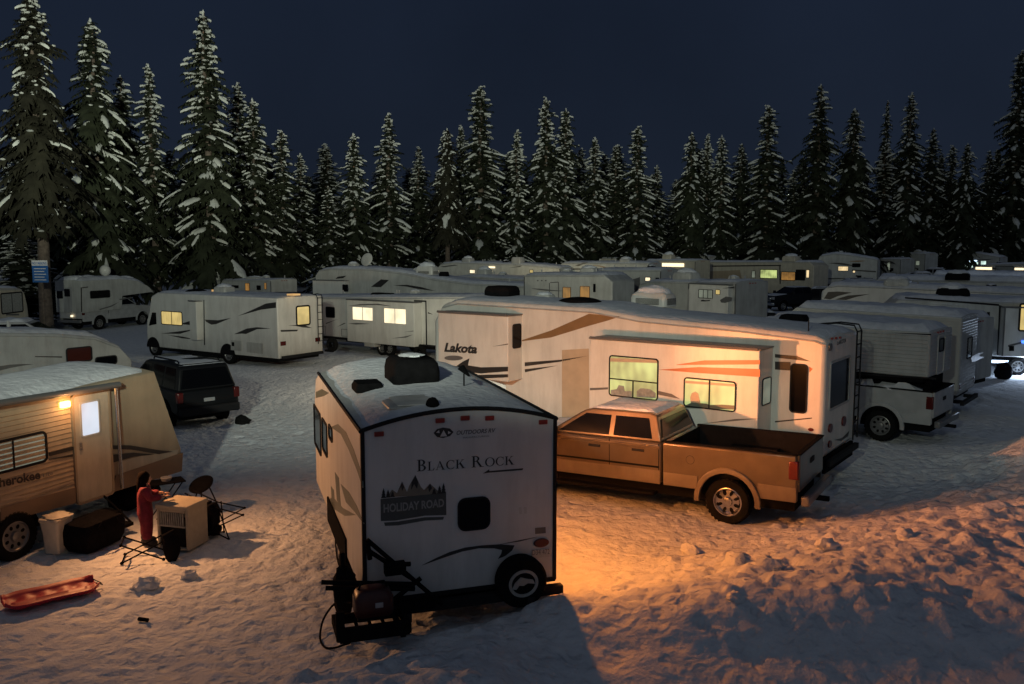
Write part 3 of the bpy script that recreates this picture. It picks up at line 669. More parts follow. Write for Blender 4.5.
# ---------------------------------------------------------------- conifers
def conifer(seed,H=22.,Rb=2.9,snow=.6,base=.12,dens=1.,droop=.55,need='needle'):
    rn=random.Random(seed); nb=MB().use(need); sb=nb; tb=MB().use('bark')
    n=14; tb.tube([(.12*math.sin(k*1.1+seed)*k/n,.1*math.cos(k*.9+seed)*k/n,H*.99*k/n) for k in range(n+1)],[.34*(1-k/n)**.8+.03 for k in range(n+1)],9)
    z=H*base; 
    while z<H*.985:
        t=(z/H-base)/(1-base); prof=(1-t)**.62*(.85+.4*noise.noise(Vector((t*7,seed,0)))) + .02
        if t<.12: prof*=.55+.45*t/.12
        step=.40*(1-.55*t)/dens; cnt=int(rn.uniform(5.2,8))
        a0=rn.random()*6.28
        for b in range(cnt):
            if rn.random()<.10: continue
            a=a0+6.283*b/cnt+rn.uniform(-.35,.35); l=max(.16,Rb*1.5*prof*rn.uniform(.5,1.15)*(1+.35*noise.noise(Vector((math.cos(a)*1.5,math.sin(a)*1.5,z*.35+seed))))); zz=z+rn.uniform(-.3,.3)
            dr=droop*rn.uniform(.7,1.35)*(1-.35*t); ca,sa=math.cos(a),math.sin(a)
            up=.25 if t>.75 else .08
            def P(s,off=0.,lift=0.):   # along the branch
                rr=l*s; return Vector((ca*rr-sa*off, sa*rr+ca*off, zz+up*rr-dr*l*s*s+.12*l*max(0,s-.75)+lift))
            w=.26*l+.14; K=max(4,int(4+l*1.7))
            for k in range(K):
                s0=.12+.86*k/K; ww=w*(1.05-.75*s0)*rn.uniform(.7,1.25)
                for sd in (-1,1):
                    p0=P(s0); p1=P(min(1.03,s0+.20),sd*ww,-.10*l*rn.uniform(.3,1.5)-.03); p2=P(min(1,s0+.13))
                    pm=P(min(1.02,s0+.04),sd*ww*.55,-.02)
                    nb.add([p0,pm,p1,p2],[(0,1,2,3)])
                # hanging twigs under the branch
                p0=P(s0,rn.uniform(-.3,.3)*ww); nb.add([p0,p0+Vector((rn.uniform(-.12,.12),rn.uniform(-.12,.12),-.16-.16*l*rn.random())),P(min(1,s0+.1))],[(0,1,2)])
            tip=P(1.0); nb.add([P(.85,.05),P(.85,-.05),P(1.08,0,-.02)],[(0,1,2)])
            if rn.random()<snow*(.45+.55*sm(.02,.45,t))*(.8+1.5*noise.noise(Vector((math.cos(a)*1.2+seed,math.sin(a)*1.2,z*.45)))):
                for part in range(rn.choice([1,1,2,2,3])):
                    s0=rn.uniform(.12,.75); s1=min(1.02,s0+rn.uniform(.25,.6)); m=4; ring=[]; c0=rn.uniform(-.35,.35)*w*(1-.5*s0)
                    wd=w*rn.uniform(.2,.62)
                    for k in range(m+1):
                        s_=s0+(s1-s0)*k/m; f=math.sin(math.pi*min(1,max(0,(k+.3)/(m+.6))))**.6; q=wd*(1.05-.5*s_)*f*rn.uniform(.6,1.3); hh=.06*f+.02
                        ring.append([P(s_,c0-q,-.05-.14*q),P(s_,c0-q*.5,hh*.8),P(s_,c0+.2*q*rn.uniform(-1,1),hh+.035),P(s_,c0+q*.55,hh*.8),P(s_,c0+q,-.05-.14*q)])
                    sb.use('tsnow').loft(ring,cap=False,closed=False).use(need)
            elif rn.random()<.4:
                c=P(rn.uniform(.4,.95),0,.06); sb.use('tsnow').blob(c,(rn.uniform(.08,.2),rn.uniform(.08,.2),.07),6,4,.3,seed).use(need)
        for q in range(3):   # dense inner twigs
            a=rn.random()*6.28; l=Rb*prof*rn.uniform(.25,.6)+.1; c,s_=math.cos(a),math.sin(a); hh=rn.uniform(.25,.6); ww=rn.uniform(.12,.3)+.12*l
            nb.add([(c*.05,s_*.05,z+.1),(c*l-s_*ww,s_*l+c*ww,z-hh*.6*l),(c*l*1.15,s_*l*1.15,z-hh*l-.1),(c*l+s_*ww,s_*l-c*ww,z-hh*.5*l)],[(0,1,2,3)])
        z+=step
    sb.use('tsnow').blob((0,0,H*.99),(.08,.08,.25),6,5)
    t=empty('conifer_tree',(0,0,-80))
    tb.build('trunk',parent=t,smooth=60); nb.build('crown',parent=t,smooth=50,normals=False)
    t['H']=H; return t
PROTO=[conifer(1,22,2.7,.72,.10),conifer(2,22,2.3,.62,.14),conifer(3,22,3.0,.5,.08,droop=.75),conifer(4,22,2.1,.75,.12),conifer(5,22,2.6,.3,.16,.9),conifer(6,22,2.3,.24,.34,1.35,.8,'needleb'),conifer(7,22,2.5,.55,.07)]
def plant_tree(px,pytop,d,proto,label,wscale=1.,group='snowy conifers along the edge of the lot',first=[]):
    g=gh(D(px,d).x,d,False); r_=ray(px,pytop); ztop=CH+r_.z*d/r_.y; h=ztop-g; s=h/22.
    src=PROTO[proto]
    if src.name not in first: first.append(src.name); c=src
    else: c=copy_obj(src)
    r_=ray(px,pytop); p=Vector((r_.x*d/r_.y,d,0)); c.location=(p.x,p.y,g-.3); c.rotation_euler=(0,0,random.uniform(0,6.28)); ws=wscale*(.62+.38*s); c.scale=(ws,ws,(h+.3)/22.)
    tag(c,label,'tree',group)
    return c
# ================================================================= BLACK ROCK trailer
v=V('travel_trailer','white travel trailer seen from its rear, with badge, small window and round spare tyre cover','trailer',(-1.877,10.583,0),1.892,-1)
body(v,2.59,[(0,2.884),(5.0,2.93),(5.6,2.75),(5.95,2.2)],.685,.20,'white',.03,.05,seed=2)
BR=v
# rear wall skin, trims
MB().use('brrear').prism([(-.0,.685)]+[(-2.59*u,2.87+.20*(1-(2*u-1)**2)) for u in [k/12 for k in range(13)]]+[(-2.59,.685)],'x',-.012,.02).build('rear_panel',parent=v.root,smooth=0)
b=MB().use('trim')
arc=[(-.02,-2.59*u,2.895+.20*(1-(2*u-1)**2)) for u in [k/16 for k in range(17)]]; b.tube(arc,.028,8)
b.box(-.03,.03,-.035,.014,.66,2.89).box(-.03,.03,-2.604,-2.555,.66,2.89).box(-.028,.02,-2.59,0,.64,.70)
b.build('edge_trim',parent=v.root)
b=MB().use('trim'); b.tube([(-.02,.01,2.885),(5.0,.01,2.93)],.028,6).tube([(-.02,-2.60,2.885),(5.0,-2.60,2.93)],.028,6); b.build('roof_gutter',parent=v.root)
for px,py in ((379,434),(440,420.5),(465,418),(489.5,418),(543,422)):
    y,z=v.uv([(px,py)],'x',-.03)[0]; MB().use('amber').box(-.05,-.02,y-.06,y+.06,z-.03,z+.03).build('marker_light',parent=v.root,bevel=.008)
# serif lettering
def serif(word,small=.78):
    polys=[];x=0.
    def rect(a,b,c,d): polys.append([(a,c),(b,c),(b,d),(a,d)])
    def arcring(cx,cy,rx,ry,ix,iy,a0,a1,n=14):
        for k in range(n):
            t0=R(a0+(a1-a0)*k/n); t1=R(a0+(a1-a0)*(k+1)/n)
            polys.append([(cx+rx*math.cos(t0),cy+ry*math.sin(t0)),(cx+rx*math.cos(t1),cy+ry*math.sin(t1)),(cx+ix*math.cos(t1),cy+iy*math.sin(t1)),(cx+ix*math.cos(t0),cy+iy*math.sin(t0))])
    for i,ch in enumerate(word):
        if ch==' ': x+=.42; big=True; continue
        n0=len(polys); sc_=1. if (i==0 or word[i-1]==' ') else small
        T,t_=.15,.055
        def serifs(cx,y,w=.17): rect(cx-w,cx+w,y,y+.045) 
        if ch in 'BR':
            rect(.1,.1+T,0,1); rect(0,.35,.955,1); rect(0,.35,0,.045)
            arcring(.3,.75,.32,.25,.17,.195,-90,90); rect(.2,.3,.945,1); rect(.2,.3,.5,.555)
            if ch=='B': arcring(.3,.27,.38,.27,.22,.215,-90,90); rect(.2,.3,0,.055); wd=.72
            else: polys.append([(.36,.53),(.52,.53),(.86,0),(.68,0)]); rect(.62,.98,0,.045); wd=.98
        elif ch=='L': rect(.1,.1+T,0,1); rect(0,.36,.955,1); rect(0,.6,0,.05); polys.append([(.52,.05),(.62,.05),(.66,.27),(.62,.27)]); wd=.68
        elif ch=='A':
            polys.append([(.08,0),(.14,0),(.42,.86),(.42,1)]); polys.append([(.40,1),(.46,1),(.86,0),(.69,0),(.38,.9)]); rect(.2,.66,.3,.35); rect(0,.24,0,.045); rect(.6,.95,0,.045); wd=.95
        elif ch=='C': arcring(.48,.5,.48,.52,.32,.465,48,312); rect(.76,.81,.66,.98); rect(.76,.80,.1,.26); wd=.86
        elif ch=='O': arcring(.5,.5,.5,.52,.34,.465,0,360,24); wd=1.0
        elif ch=='K':
            rect(.1,.1+T,0,1); rect(0,.35,.955,1); rect(0,.35,0,.045); polys.append([(.24,.42),(.30,.42),(.74,.96),(.66,.96)]); polys.append([(.36,.56),(.5,.68),(.90,0),(.70,0)]); rect(.55,.86,.955,1); rect(.6,.98,0,.045); wd=.97
        for k in range(n0,len(polys)): polys[k]=[(x+a*sc_,b*sc_) for a,b in polys[k]]
        x+=(wd+.09)*sc_
    vs=[];fs=[]
    for p in polys: fs.append(list(range(len(vs),len(vs)+len(p)))); vs+=[(a/x,b) for a,b in p]
    return vs,fs
v.text('lettering','BLACK ROCK',(417,471.4),(515,464.4),11.5,'decal','x',-.012,polys=serif('BLACK ROCK'),flat=False)
v.decals('logo',[[(433.5,433),(437,429),(443,427.5),(450,428.5),(453.5,432),(450,436),(443,438),(437,437)]],'decal','x',-.012)
v.decals('logo_mark',[[(440,436.5),(443.5,430),(447,436.2)],[(436,432.5),(439,430),(439.5,433)],[(448,431),(451,432.5),(448,434)]],'brrear','x',-.012,proud=.003)
v.text('lettering','OUTDOORS RV',(456.5,434.8),(495.5,432.2),4.2,'decalg','x',-.012,bold=.02,shear=.25,flat=False)
v.text('lettering','MANUFACTURING',(463,438.5),(489,436.6),1.6,'decalg','x',-.012,flat=False)
v.decals('underline',[[(483,473.5),(489,469.4),(489.5,471),(523,468.2),(522.6,470),(489,472.6)]],'decal','x',-.012)
v.decals('badge',[[(380.5,499),(446,492.5),(446.3,515),(425,515.6),(395,520.5),(380.8,521)]],'badge','x',-.012)
mt=[[(387,497),(392,489.5),(397,493),(402,481.5),(407,492),(409,486),(415.3,475),(421,487),(424,490),(430,483.5),(437,490),(441,493.5),(412,496)]]
v.decals('badge_mountain',mt,'mount','x',-.012)
v.decals('badge_mountain_ridge',[[(402,481.5),(404,487),(402,491),(401,486.5),(398,491)],[(415.3,475),(418,482),(417,489),(414,484),(411,490),(411.5,482)],[(430,483.5),(432,488),(429,492),(428,487.5),(425,491)]],'decal','x',-.012,proud=.003)
fir=[]
for cx,by,hh in ((383.5,498,10),(388,497.5,8),(392.5,497,6),(434,494,6),(439.5,493.5,8),(443.5,493,10)):
    for k in range(3): fir.append([(cx-2.6+k*.6,by-k*hh*.27),(cx+2.6-k*.6,by-.2-k*hh*.27),(cx,by-hh*(.5+.25*k))])
v.decals('badge_tree',fir,'decal','x',-.012,proud=.006)
v.text('lettering','HOLIDAY ROAD',(383.5,512.3),(444,506.3),8.2,'text','x',-.012,bold=.03,proud=.004,flat=False)
v.decals('badge_ribbon',[[(384,522.5),(398,521.5),(425,517.2),(444,516.8),(443,519.5),(425,520.5),(398,525.3),(385,525.8)]],'badge','x',-.012)
v.window((459,498.5,488.5,528.5),'glass','x',-.012,r=.085,fr=.02)
v.decals('swoosh_decal',[[(421.7,565.4),(435,558.5),(449.5,552),(465,547.5),(481.6,545.3),(500,544.2),(514.5,545.3),(512,550.5),(505,556),(498,558.8),(501,554),(502,550),(494,548.3),(479,548.2),(462,551.5),(447,556.5)],
  [(498,544.6),(520,540),(537.5,536.8),(520,541.4)]],'decal','x',-.012)
v.decals('sticker',[[(535,528),(545.5,527),(545.7,533),(535.2,534)]],'decalg','x',-.012)
v.decals('reflector',[[(518.6,507.5),(521.5,507.2),(522,513.5),(519.2,514)],[(523.6,507.2),(526.4,507),(526.8,513.2),(524.2,513.6)]],'white','x',-.012)
q=v.on(540.5,542,'x',0); MB().use('red').prism(ell(q.y,q.z,.11,.06,20),'x',-.05,-.01).build('tail_light',parent=v.root,bevel=.01)
q=v.on(541,552.5,'x',0); MB().use('white').prism(rrect(q.y-.14,q.y+.14,q.z-.06,q.z+.06,.02),'x',-.03,-.01).build('licence_plate',parent=v.root)
v.text('lettering','D34 472',(532,555),(549.5,553.7),5,'decalg','x',-.03,proud=.002,flat=False)
# spare
q=v.on(523.5,583.5,'x',-.28)
sp=MB().use('rubber').lathe([(.001,.02),(.30,.02),(.335,.0),(.345,-.05),(.345,-.17),(.31,-.21),(.001,-.21)],(0,0,0),'x',36); sp.xf(Matrix.Translation((-.07,q.y,q.z))); sp=sp.build('spare_wheel',parent=v.root)
b=MB().use('white2').ring(ell(q.y,q.z,.205,.185,28),ell(q.y,q.z,.165,.145,28),'x',-.290,-.275); b.prism([(q.y+a,q.z+c) for a,c in ((.16,-.06),(.12,.02),(.04,.09),(-.05,.06),(-.13,.04),(-.16,-.02),(-.06,.0),(.0,-.03),(.06,-.02),(.1,-.07))],'x',-.290,-.275).build('spare_cover_emblem',parent=sp)
b=MB().use('trim').box(-.16,-.04,-2.66,-.1,.50,.62).box(-.3,.3,-.55,-.45,.45,.57).box(-.3,.3,-2.2,-2.1,.45,.57); b.build('rear_bumper',parent=v.root,bevel=.01)
# roof kit
p=v.on(415,386,'z',3.0)
def onroof(v,px,py,z): q=v.on(px,py,'z',z); return q.x,abs(q.y)/v.W
x,u=onroof(v,416,384,3.1); ac(v,x+.32,u,'black',.95,.72,.36,cap=False); 
MB().use('rsnow').blob((x+.32,-v.W*u,3.50),(.24,.2,.03),14,5,.3,3,half=True).build('ac_snow',parent=v.root)
x,u=onroof(v,345,394,3.0); vent(v,x+.1,max(u,.17),'black',.55,.42,.13)
x,u=onroof(v,382,408,3.05); vent(v,x+.1,max(u,.27),'grey',.6,.55,.05,'skylight')
vent(v,.75,.42,'roof',.7,1.1,.03,'roof_patch')
x,u=onroof(v,432.5,406,3.1); MB().use('black').blob((x,-v.W*u,3.12),(.09,.09,.10),10,6).build('plumbing_vent',parent=v.root)
x,u=onroof(v,464,387,3.1); MB().use('black').tube([(x,-v.W*u,3.08),(x,-v.W*u,3.30)],.012,6).prism([(x-.3,3.3),(x+.3,3.33),(x+.05,3.42)],'y',-v.W*u-.02,-v.W*u+.02).build('tv_antenna',parent=v.root)
# left side marks and windows
v.window((315,411,321,447),'glass',r=.04); v.window((323,423,327.3,451),'glass',r=.04); v.window((329.5,428,332.5,438),'glass',r=.03)
v.decals('swirl_decal',[[(331,427),(338,424),(346,432),(354,450),(362,474),(363,488),(357,470),(349,450),(341,434)],[(316,392),(322,389),(329,393),(324,396),(316,398)],
 [(335,472),(339,478),(341,508),(337,500)],[(331,486),(334,490),(335,512),(332,504)],[(341,484),(349,492),(357,506),(364,524),(355,512),(346,502)],[(328,500),(333,497),(343,508),(356,515),(345,516),(333,508)]],'decalgr')
axle(v,[2.3,3.2],.36); 
b=MB().use('black').box(1.6,3.9,-.0,.03,.55,.98); b.build('wheel_fender',parent=v.root,bevel=.02)
tongue(v,5.9)
v.window((1.0,1.6,1.9,2.2),'glass',val=0,raw=True) if False else None
# right-side porch lamp
MB().use('lampO').box(1.75,2.0,-2.67,-2.585,2.42,2.54).build('porch_lamp',parent=v.root,bevel=.02)
BRL=v.Mx@Vector((1.9,-2.86,2.42)); BRL2=v.Mx@Vector((4.4,-2.84,2.42))
MB().use('lampO').box(4.25,4.5,-2.67,-2.585,2.42,2.54).build('porch_lamp',parent=v.root,bevel=.02)
# ================================================================= LAKOTA fifth wheel
v=V('fifth_wheel','long white fifth wheel with two lit side windows behind the bronze pickup','trailer',(6.526,17.849,0),2.510,-1); LK=v
tp=[(0.0,v.uv([(826,341)])[0][1])]
for px,py in ((815,336.5),(740,327),(640,317.4),(593,308.5),(514,303.5),(458,300),(443,304)): 
    a=v.uv([(px,py)])[0]; tp.append((a[0],a[1]))
a=v.uv([(434,322)])[0]; tp.append((a[0],a[1]))
tp=sorted(tp); LKtop=tp
body(v,2.45,tp,.72,.05,'white',.09,.05,seed=5,bottom=[(0,.72),(tp[-1][0]-2.6,.72),(tp[-1][0]-2.5,1.5),(tp[-1][0],1.9)])
b=MB().use('grey'); b.tube([(x,.02,z-.10) for x,z in tp[:-1]],.018,6); b.build('gutter_rail',parent=v.root)
v.decals('tan_swoosh',[[(492,346.5),(524,339.5),(551,330.5),(589,313.8),(620,316.5),(608,320.5),(589,325.8),(551,337.5),(525,340.8)]],'bronze')
v.decals('painted_wall_shade',[[(562,350),(589,348.5),(589.3,420),(562,420)]],'decaltl')  # darker tan patch: shade on the wall put into the colour
v.decals('dark_swoosh',[[(524.8,362.3),(560,359.8),(589,355.6),(560,361.8),(524.8,366.3)],[(524.8,369.2),(558,365.5),(525,372.3)]],'decal')
# front slide-out
sf=.62; fx=v.uv([(438,330)],'y',sf)[0][0]; rx=v.uv([(508,330)],'y',sf)[0][0]
zt=v.uv([(508,316.5)],'y',sf)[0][1]; zb=v.uv([(516,383)],'y',sf)[0][1]
slide(v,rx,fx,zb,zt,sf)
v.text('lettering','Lakota',(444.2,351.2),(477.3,353.2),8.6,'decal','y',sf,bold=.045,shear=.25,flat=False)
v.decals('oval_mark',[[(453.6+9.3*math.cos(t),358+2.5*math.sin(t)) for t in [6.283*k/18 for k in range(18)]]],'decalg','y',sf)
v.decals('dark_swoosh',[[(456.5,366),(463,361.5),(469.5,358.3),(468,365.3),(481,367.3),(507.9,366.7),(507.9,371.3),(481,373.5),(467,372)],[(476.5,375),(507.9,374.2),(507.9,377.3),(483,378.6)],[(492,346.6),(507.9,343.6),(507.9,344.6)]],'decal','y',sf)
# end face of the front slide carries a tall window (plane x=rx, facing rear)
v.window((512.8,324.5,520.3,347.5),'glass','x',rx,r=.05,fr=.02)
# rear slide-out
ss=.8; fx2=v.uv([(590,345)],'y',ss)[0][0]; rx2=v.uv([(760,345)],'y',ss)[0][0]; zt2=v.uv([(700,346.5)],'y',ss)[0][1]
slide(v,rx2,fx2,.78,zt2,ss); 
v.window((610.3,358,657.3,397),'litG','y',ss,r=.05,fr=.03,mull=1,hm=.42)
v.window((685,380.5,735,408),'litG','y',ss,r=.05,fr=.03,mull=1)
v.decals('window_valance',[[(610.3,358),(657.3,359.5),(657.3,363),(610.3,361.5)],[(685,380.5),(735,384),(735,386.5),(685,383)]],'decaltl','y',ss,proud=.012)
v.decals('sofa_back',[[(685,405.5),(692,402.5),(707,403.5),(709,405),(722,404.5),(735,405.5),(735,409.5),(685,408)]],'decalgr','y',ss,proud=.012)
v.decals('seated_shape',[[(691,404),(690.5,397),(692,393),(695.5,391.5),(698.5,393.5),(699.5,398),(701,404.5)]],'decaltl','y',ss,proud=.010)
v.decals('counter_clutter',[[(611,396),(611,390),(617,389),(619,385),(624,386),(625,391),(632,391),(632,397)],[(637,397),(637,391),(641,388),(650,389),(656,393),(656,398)]],'frost','y',ss,proud=.010)
v.decals('orange_stripe',[[(676.6,364.6),(704,360.3),(760,360),(760,364.4),(676.6,365)],[(658.3,369.7),(698,367),(760,369),(760,377),(698,373)]],'decalo','y',ss)
v.decals('grey_stripe',[[(590,388),(608,387.3),(608,389.4),(590,390.3)],[(640,391.5),(655,390),(672,394),(680,399),(660,395)],[(700,424),(735,419),(760,418.5),(735,421)]],'decalg','y',ss)
v.window((762.2,378.5,770,403.5),'litS','x',rx2,r=.04,fr=.02)
v.decals('dark_swoosh',[[(775,354),(797,356),(811,361.5),(797,360),(775,357.5)],[(775,361.5),(790.6,362),(790.6,370.6),(775,369.5)],[(775,421),(812,417.5),(812,418.6),(775,422.5)]],'decal')
v.decals('red_tip',[[(809,366.5),(812.8,369),(809.5,372.5)]],'decalo')
v.window((791.3,365,806.3,411.8),'glass',r=.06,fr=.03)
q=v.on(811,429.5,'y',0); MB().use('red').prism(ell(q.x,q.z,.06,.035,12),'y',-.01,.02).build('reflector',parent=v.root)
b=MB().use('white2').box(rx2-3.0,rx2-.2,.0,.02,.5,1.5) if False else None
# rear wall
zz=lambda px,py:v.uv([(px,py)],'x',0)[0]
y0,z0=zz(829,410); y1,z1=zz(849.5,357); v.window((y1,z0+.02,y0,z1),'glass','x',0,raw=True,r=.04,fr=.05,frame='grey')
for px,py in ((832,331.5),(836,331),(840,330.5)): y,z=zz(px,py+7); MB().use('amber').box(-.02,.01,y-.05,y+.05,z-.02,z+.02).build('marker_light',parent=v.root)
for px,py,r_ in ((829.5,347,.10),(829.5,428,.12),(843,421,.14),(829,444,.10)):
    y,z=zz(px,py); MB().use('red' if py>400 else 'decalg').prism(ell(y,z,r_,r_*.8,14),'x',-.035,.01).build('tail_light' if py>400 else 'speaker_disc',parent=v.root)
v.text('lettering','LAKOTA',(837,345),(846,342),4,'decal','x',0,bold=.03,flat=False)
v.decals('swoosh_decal',[[(834,440),(842,438),(849,431),(848,436),(841,441)]],'decal','x',0)
ladder(v,0,-2.35,-1.98,.8,3.28,9,.9)
bumper(v,.62)
MB().use('black').box(-.03,.04,-2.3,-.15,.38,.72).build('mud_flap',parent=v.root)
axle(v,[3.4,4.3],.38)
# roof kit
def rr(v,px,py,z): q=v.on(px,py,'z',z); return q.x,min(.93,max(.07,abs(q.y)/v.W))
x,u=rr(v,505,298,3.75); ac(v,x+.1,u,'black',.85,.7,.3,cap=False,grille=None)
x,u=rr(v,580,304.5,3.7); dome(v,x,u,'black',.62,.16)
x,u=rr(v,667,309.5,3.5); ac(v,x,u,'white',1.05,.7,.36,cap=True,grille='trim')
x,u=rr(v,795,326,3.3); vent(v,x,u,'black',.6,.5,.16)
x,u=rr(v,545,300,3.7); vent(v,x,u,'white2',.5,.4,.1,snow=True)
x,u=rr(v,806,336,3.3); MB().use('black').tube([(x,-v.W*.12,3.25),(x,-v.W*.12,3.62)],.012).build('antenna',parent=v.root)
# ================================================================= bronze pickup
c=G(727,524,0)+Vector((.524,.851,0))*.99
TR=pickup('pickup_truck','bronze two tone crew cab pickup parked along the long white fifth wheel, bed empty',(c.x,c.y,-.01),math.atan2(.524,-.851),'truck','trucklow',wb=4.25,bed=2.55,style='chrome',wheelr=.43,tilt=R(1.2),snow=.035)
for o in TR.children:
    if o.name.startswith('front_bumper'): pass
# ================================================================= trailer with porch lamp (left foreground)
cw=G(15,560,0); yaw=math.atan2(.932,.362); yaw_ch=yaw
v=V('travel_trailer','tan corrugated travel trailer with a glowing porch lamp beside its door','trailer',(cw.x,cw.y,0),yaw,+1); CHK=v
tz=v.uv([(156,371)])[0]; tm=v.uv([(181,449)])[0]; tb_=v.uv([(180,471)])[0]; tl=v.uv([(40,397)])[0]
body(v,2.44,[(-4.2,2.80),(tl[0],tl[1]),(tz[0]-.05,tz[1]),(tm[0],tm[1])],.72,.10,'chplain',.035,.07,seed=8,bottom=[(-4.2,.80),(0,.86),(2.0,.80),(tm[0]-.02,max(.6,tb_[1]-.02))])
# corrugated sheet on the wall, left of the door
u0,w0=v.uv([(0,455)])[0]; xd=v.uv([(72,450)])[0][0]
corrugate(v,'corrugated_wall',-4.15,xd,.88,v.uv([(70,398)])[0][1]-.02,'chside',.085,.02)
v.decals('brown_skirt',[[(0,507.8),(75,487),(75,503),(0,522.5)],[(115,475.5),(182,452.5),(181,471),(112,492)]],'chskirt',proud=.022)
v.decals('nose_panel',[[(118,462),(140,456),(178.5,449.5),(176,457),(152,465),(118,479)]],'cream',proud=.006)
v.decals('dark_stripe',[[(48.6,452.8),(72.5,446.7),(72.5,450),(48.6,456.3)],[(48.6,459),(72,454),(72,456.5),(48.6,459.6)],[(111,445.3),(130,445.3),(158,450),(172,451.5),(158,454),(130,449.5),(111,449)],[(111,455),(133,452.6),(154,454.5),(133,456.4),(111,462.8)]],'decal',proud=.022)
v.text('lettering','Cherokee',(-11,489),(39.5,478.3),9.5,'decal',proud=.022,bold=.03,flat=False)
v.text('lettering','Lite',(42,477.3),(52,474.5),3.5,'decalg',proud=.022,flat=False)
v.decals('thin_stripe',[[(0,499),(30,494),(72,480),(72,481.6),(30,496),(0,501)]],'decaltl',proud=.022)
v.decals('vent_cover',[[(57.5,498),(63.5,496.3),(63.8,502),(57.8,503.6)]],'white2',proud=.02)
# door
ds=v.uv([(73.2,396),(105.5,391),(112.3,492),(75.8,503.2)])
xa,xb=(ds[0][0]+ds[3][0])/2,(ds[1][0]+ds[2][0])/2; za=(ds[2][1]+ds[3][1])/2; zc=(ds[0][1]+ds[1][1])/2
d_=MB().use('cream').prism(rrect(xa,xb,za,zc,.06),'y',0,-.035).build('door',parent=v.root,bevel=.008)
MB().use('chplain').ring(rrect(xa-.04,xb+.04,za-.04,zc+.04,.08),rrect(xa,xb,za,zc,.06),'y',0,-.045).build('door_frame',parent=v.root)
b=v.uv([(80.5,404),(97.5,402),(98.5,433.5),(83,436)],'y',-.035); 
v2=MB().use('white2').ring(rrect(b[0][0]-.03,b[1][0]+.03,b[3][1]-.03,b[0][1]+.03,.05),rrect(b[0][0],b[1][0],b[3][1],b[0][1],.03),'y',-.03,-.05).build('door_window_frame',parent=d_)
MB().use('litD').prism(rrect(b[0][0],b[1][0],b[3][1],b[0][1],.03),'y',-.03,-.042).build('pane',parent=v2)
MB().use('chrome').box(xa+.07,xa+.12,-.06,-.03,za+.95,za+1.08).build('door_handle',parent=d_)
MB().use('lampO').box(v.on(63,404).x-.09,v.on(63,404).x+.09,-.09,-.01,v.on(63,404).z-.06,v.on(63,404).z+.05).build('porch_lamp',parent=v.root,bevel=.02)
CHL=v.Mx@Vector((v.on(63,404).x+.1,-.30,v.on(63,404).z))
v.window((-22,440,45,468),'litS',r=.06,fr=.045,mull=1)
ap=v.on(113,388); aq=v.on(119.5,489,'y',-.10)
MB().use('chrome').tube([(ap.x,-.06,ap.z),(ap.x,-.10,aq.z)],.032,8).build('awning_arm',parent=v.root)
MB().use('decalg').tube([(-4.0,-.10,2.76),(ap.x+.05,-.10,tl[1]-.02)],.06,10).build('awning_roll',parent=v.root)
wheel(v.root,0.02,.06,.40,.24,-1); wheel(v.root,-.95,.06,.40,.24,-1); wheel(v.root,0,2.3,.40,.24,1); 
MB().use('black').prism([(x,.42+z) for x,z in [(.5*math.cos(t),.5*math.sin(t)+.02) for t in [math.pi*k/12 for k in range(13)]]],'y',-.002,.03).build('wheel_well',parent=v.root)
tongue(v,tm[0]-.1)
MB().use('black').box(.55,1.9,-.42,-.02,.30,.36).box(.6,1.85,-.72,-.42,.12,.18).tube([(.6,-.02,.6),(.6,-.7,.14)],.02).tube([(1.85,-.02,.6),(1.85,-.7,.14)],.02).build('entry_step',parent=v.root)
# ================================================================= small things beside it
p=G(52,556); b=MB().use('bin'); b.loft([[(p[0],p[1],z) for p in rrect(-w_,w_,-w_*.85,w_*.85,.05)] for w_,z in ((.17,0),(.18,.3),(.21,.55),(.225,.56),(.225,.60))]); t=empty('plastic_bin',(p.x,p.y+.2,0.02),yaw+.2,'off white square plastic bin with crumpled lid standing by the trailer wheel','bin')
b.build('bin_body',parent=t,bevel=.01)
MB().use('bin').blob((0,0,.60),(.23,.2,.06),12,5,.5,2,half=True).build('lid',parent=t)
p=G(88,551); t=empty('storage_bag',(p.x,p.y+.25,0.02),yaw+.1,'black soft storage bag slumped on the snow between the white bin and the door steps','bag')
b=MB().use('fabric'); b.loft([[(p[0]*(1+.08*noise.noise(Vector((p[0]*6,p[1]*6,z*5)))),p[1],z+.05*noise.noise(Vector((p[0]*4,p[1]*4,2)))) for p in rrect(-a_,a_,-b_,b_,.1)] for a_,b_,z in ((.40,.25,.0),(.46,.29,.12),(.47,.30,.34),(.43,.27,.47),(.3,.18,.51))]); b.build('bag_body',parent=t,smooth=50)
MB().use('fabric').tube([(-.3,-.27,.3),(-.15,-.33,.5),(.15,-.33,.5),(.3,-.27,.3)],.018).build('handle',parent=t)
p=G(130,520); MBp=empty('duffel_bag',(p.x-.3,p.y+.9,0),yaw,'dark duffel bag under the trailer nose behind the child','bag'); 
MB().use('fabric').blob((0,0,.22),(.6,.3,.26),16,8,.3,9).build('duffel_body',parent=MBp,smooth=60); MB().use('decalg').tube([(-.2,-.3,.25),(0,-.34,.42),(.2,-.3,.25)],.016).build('strap',parent=MBp)
p=G(131,500); b=MB().use('board').box(-.55,.45,-.02,.02,0,.30); o=b.build('board',bevel=.01); o.location=(p.x,p.y+.35,.32); o.rotation_euler=(R(-50),0,.35); tag(o,'pale green flat board propped under the trailer nose','board')
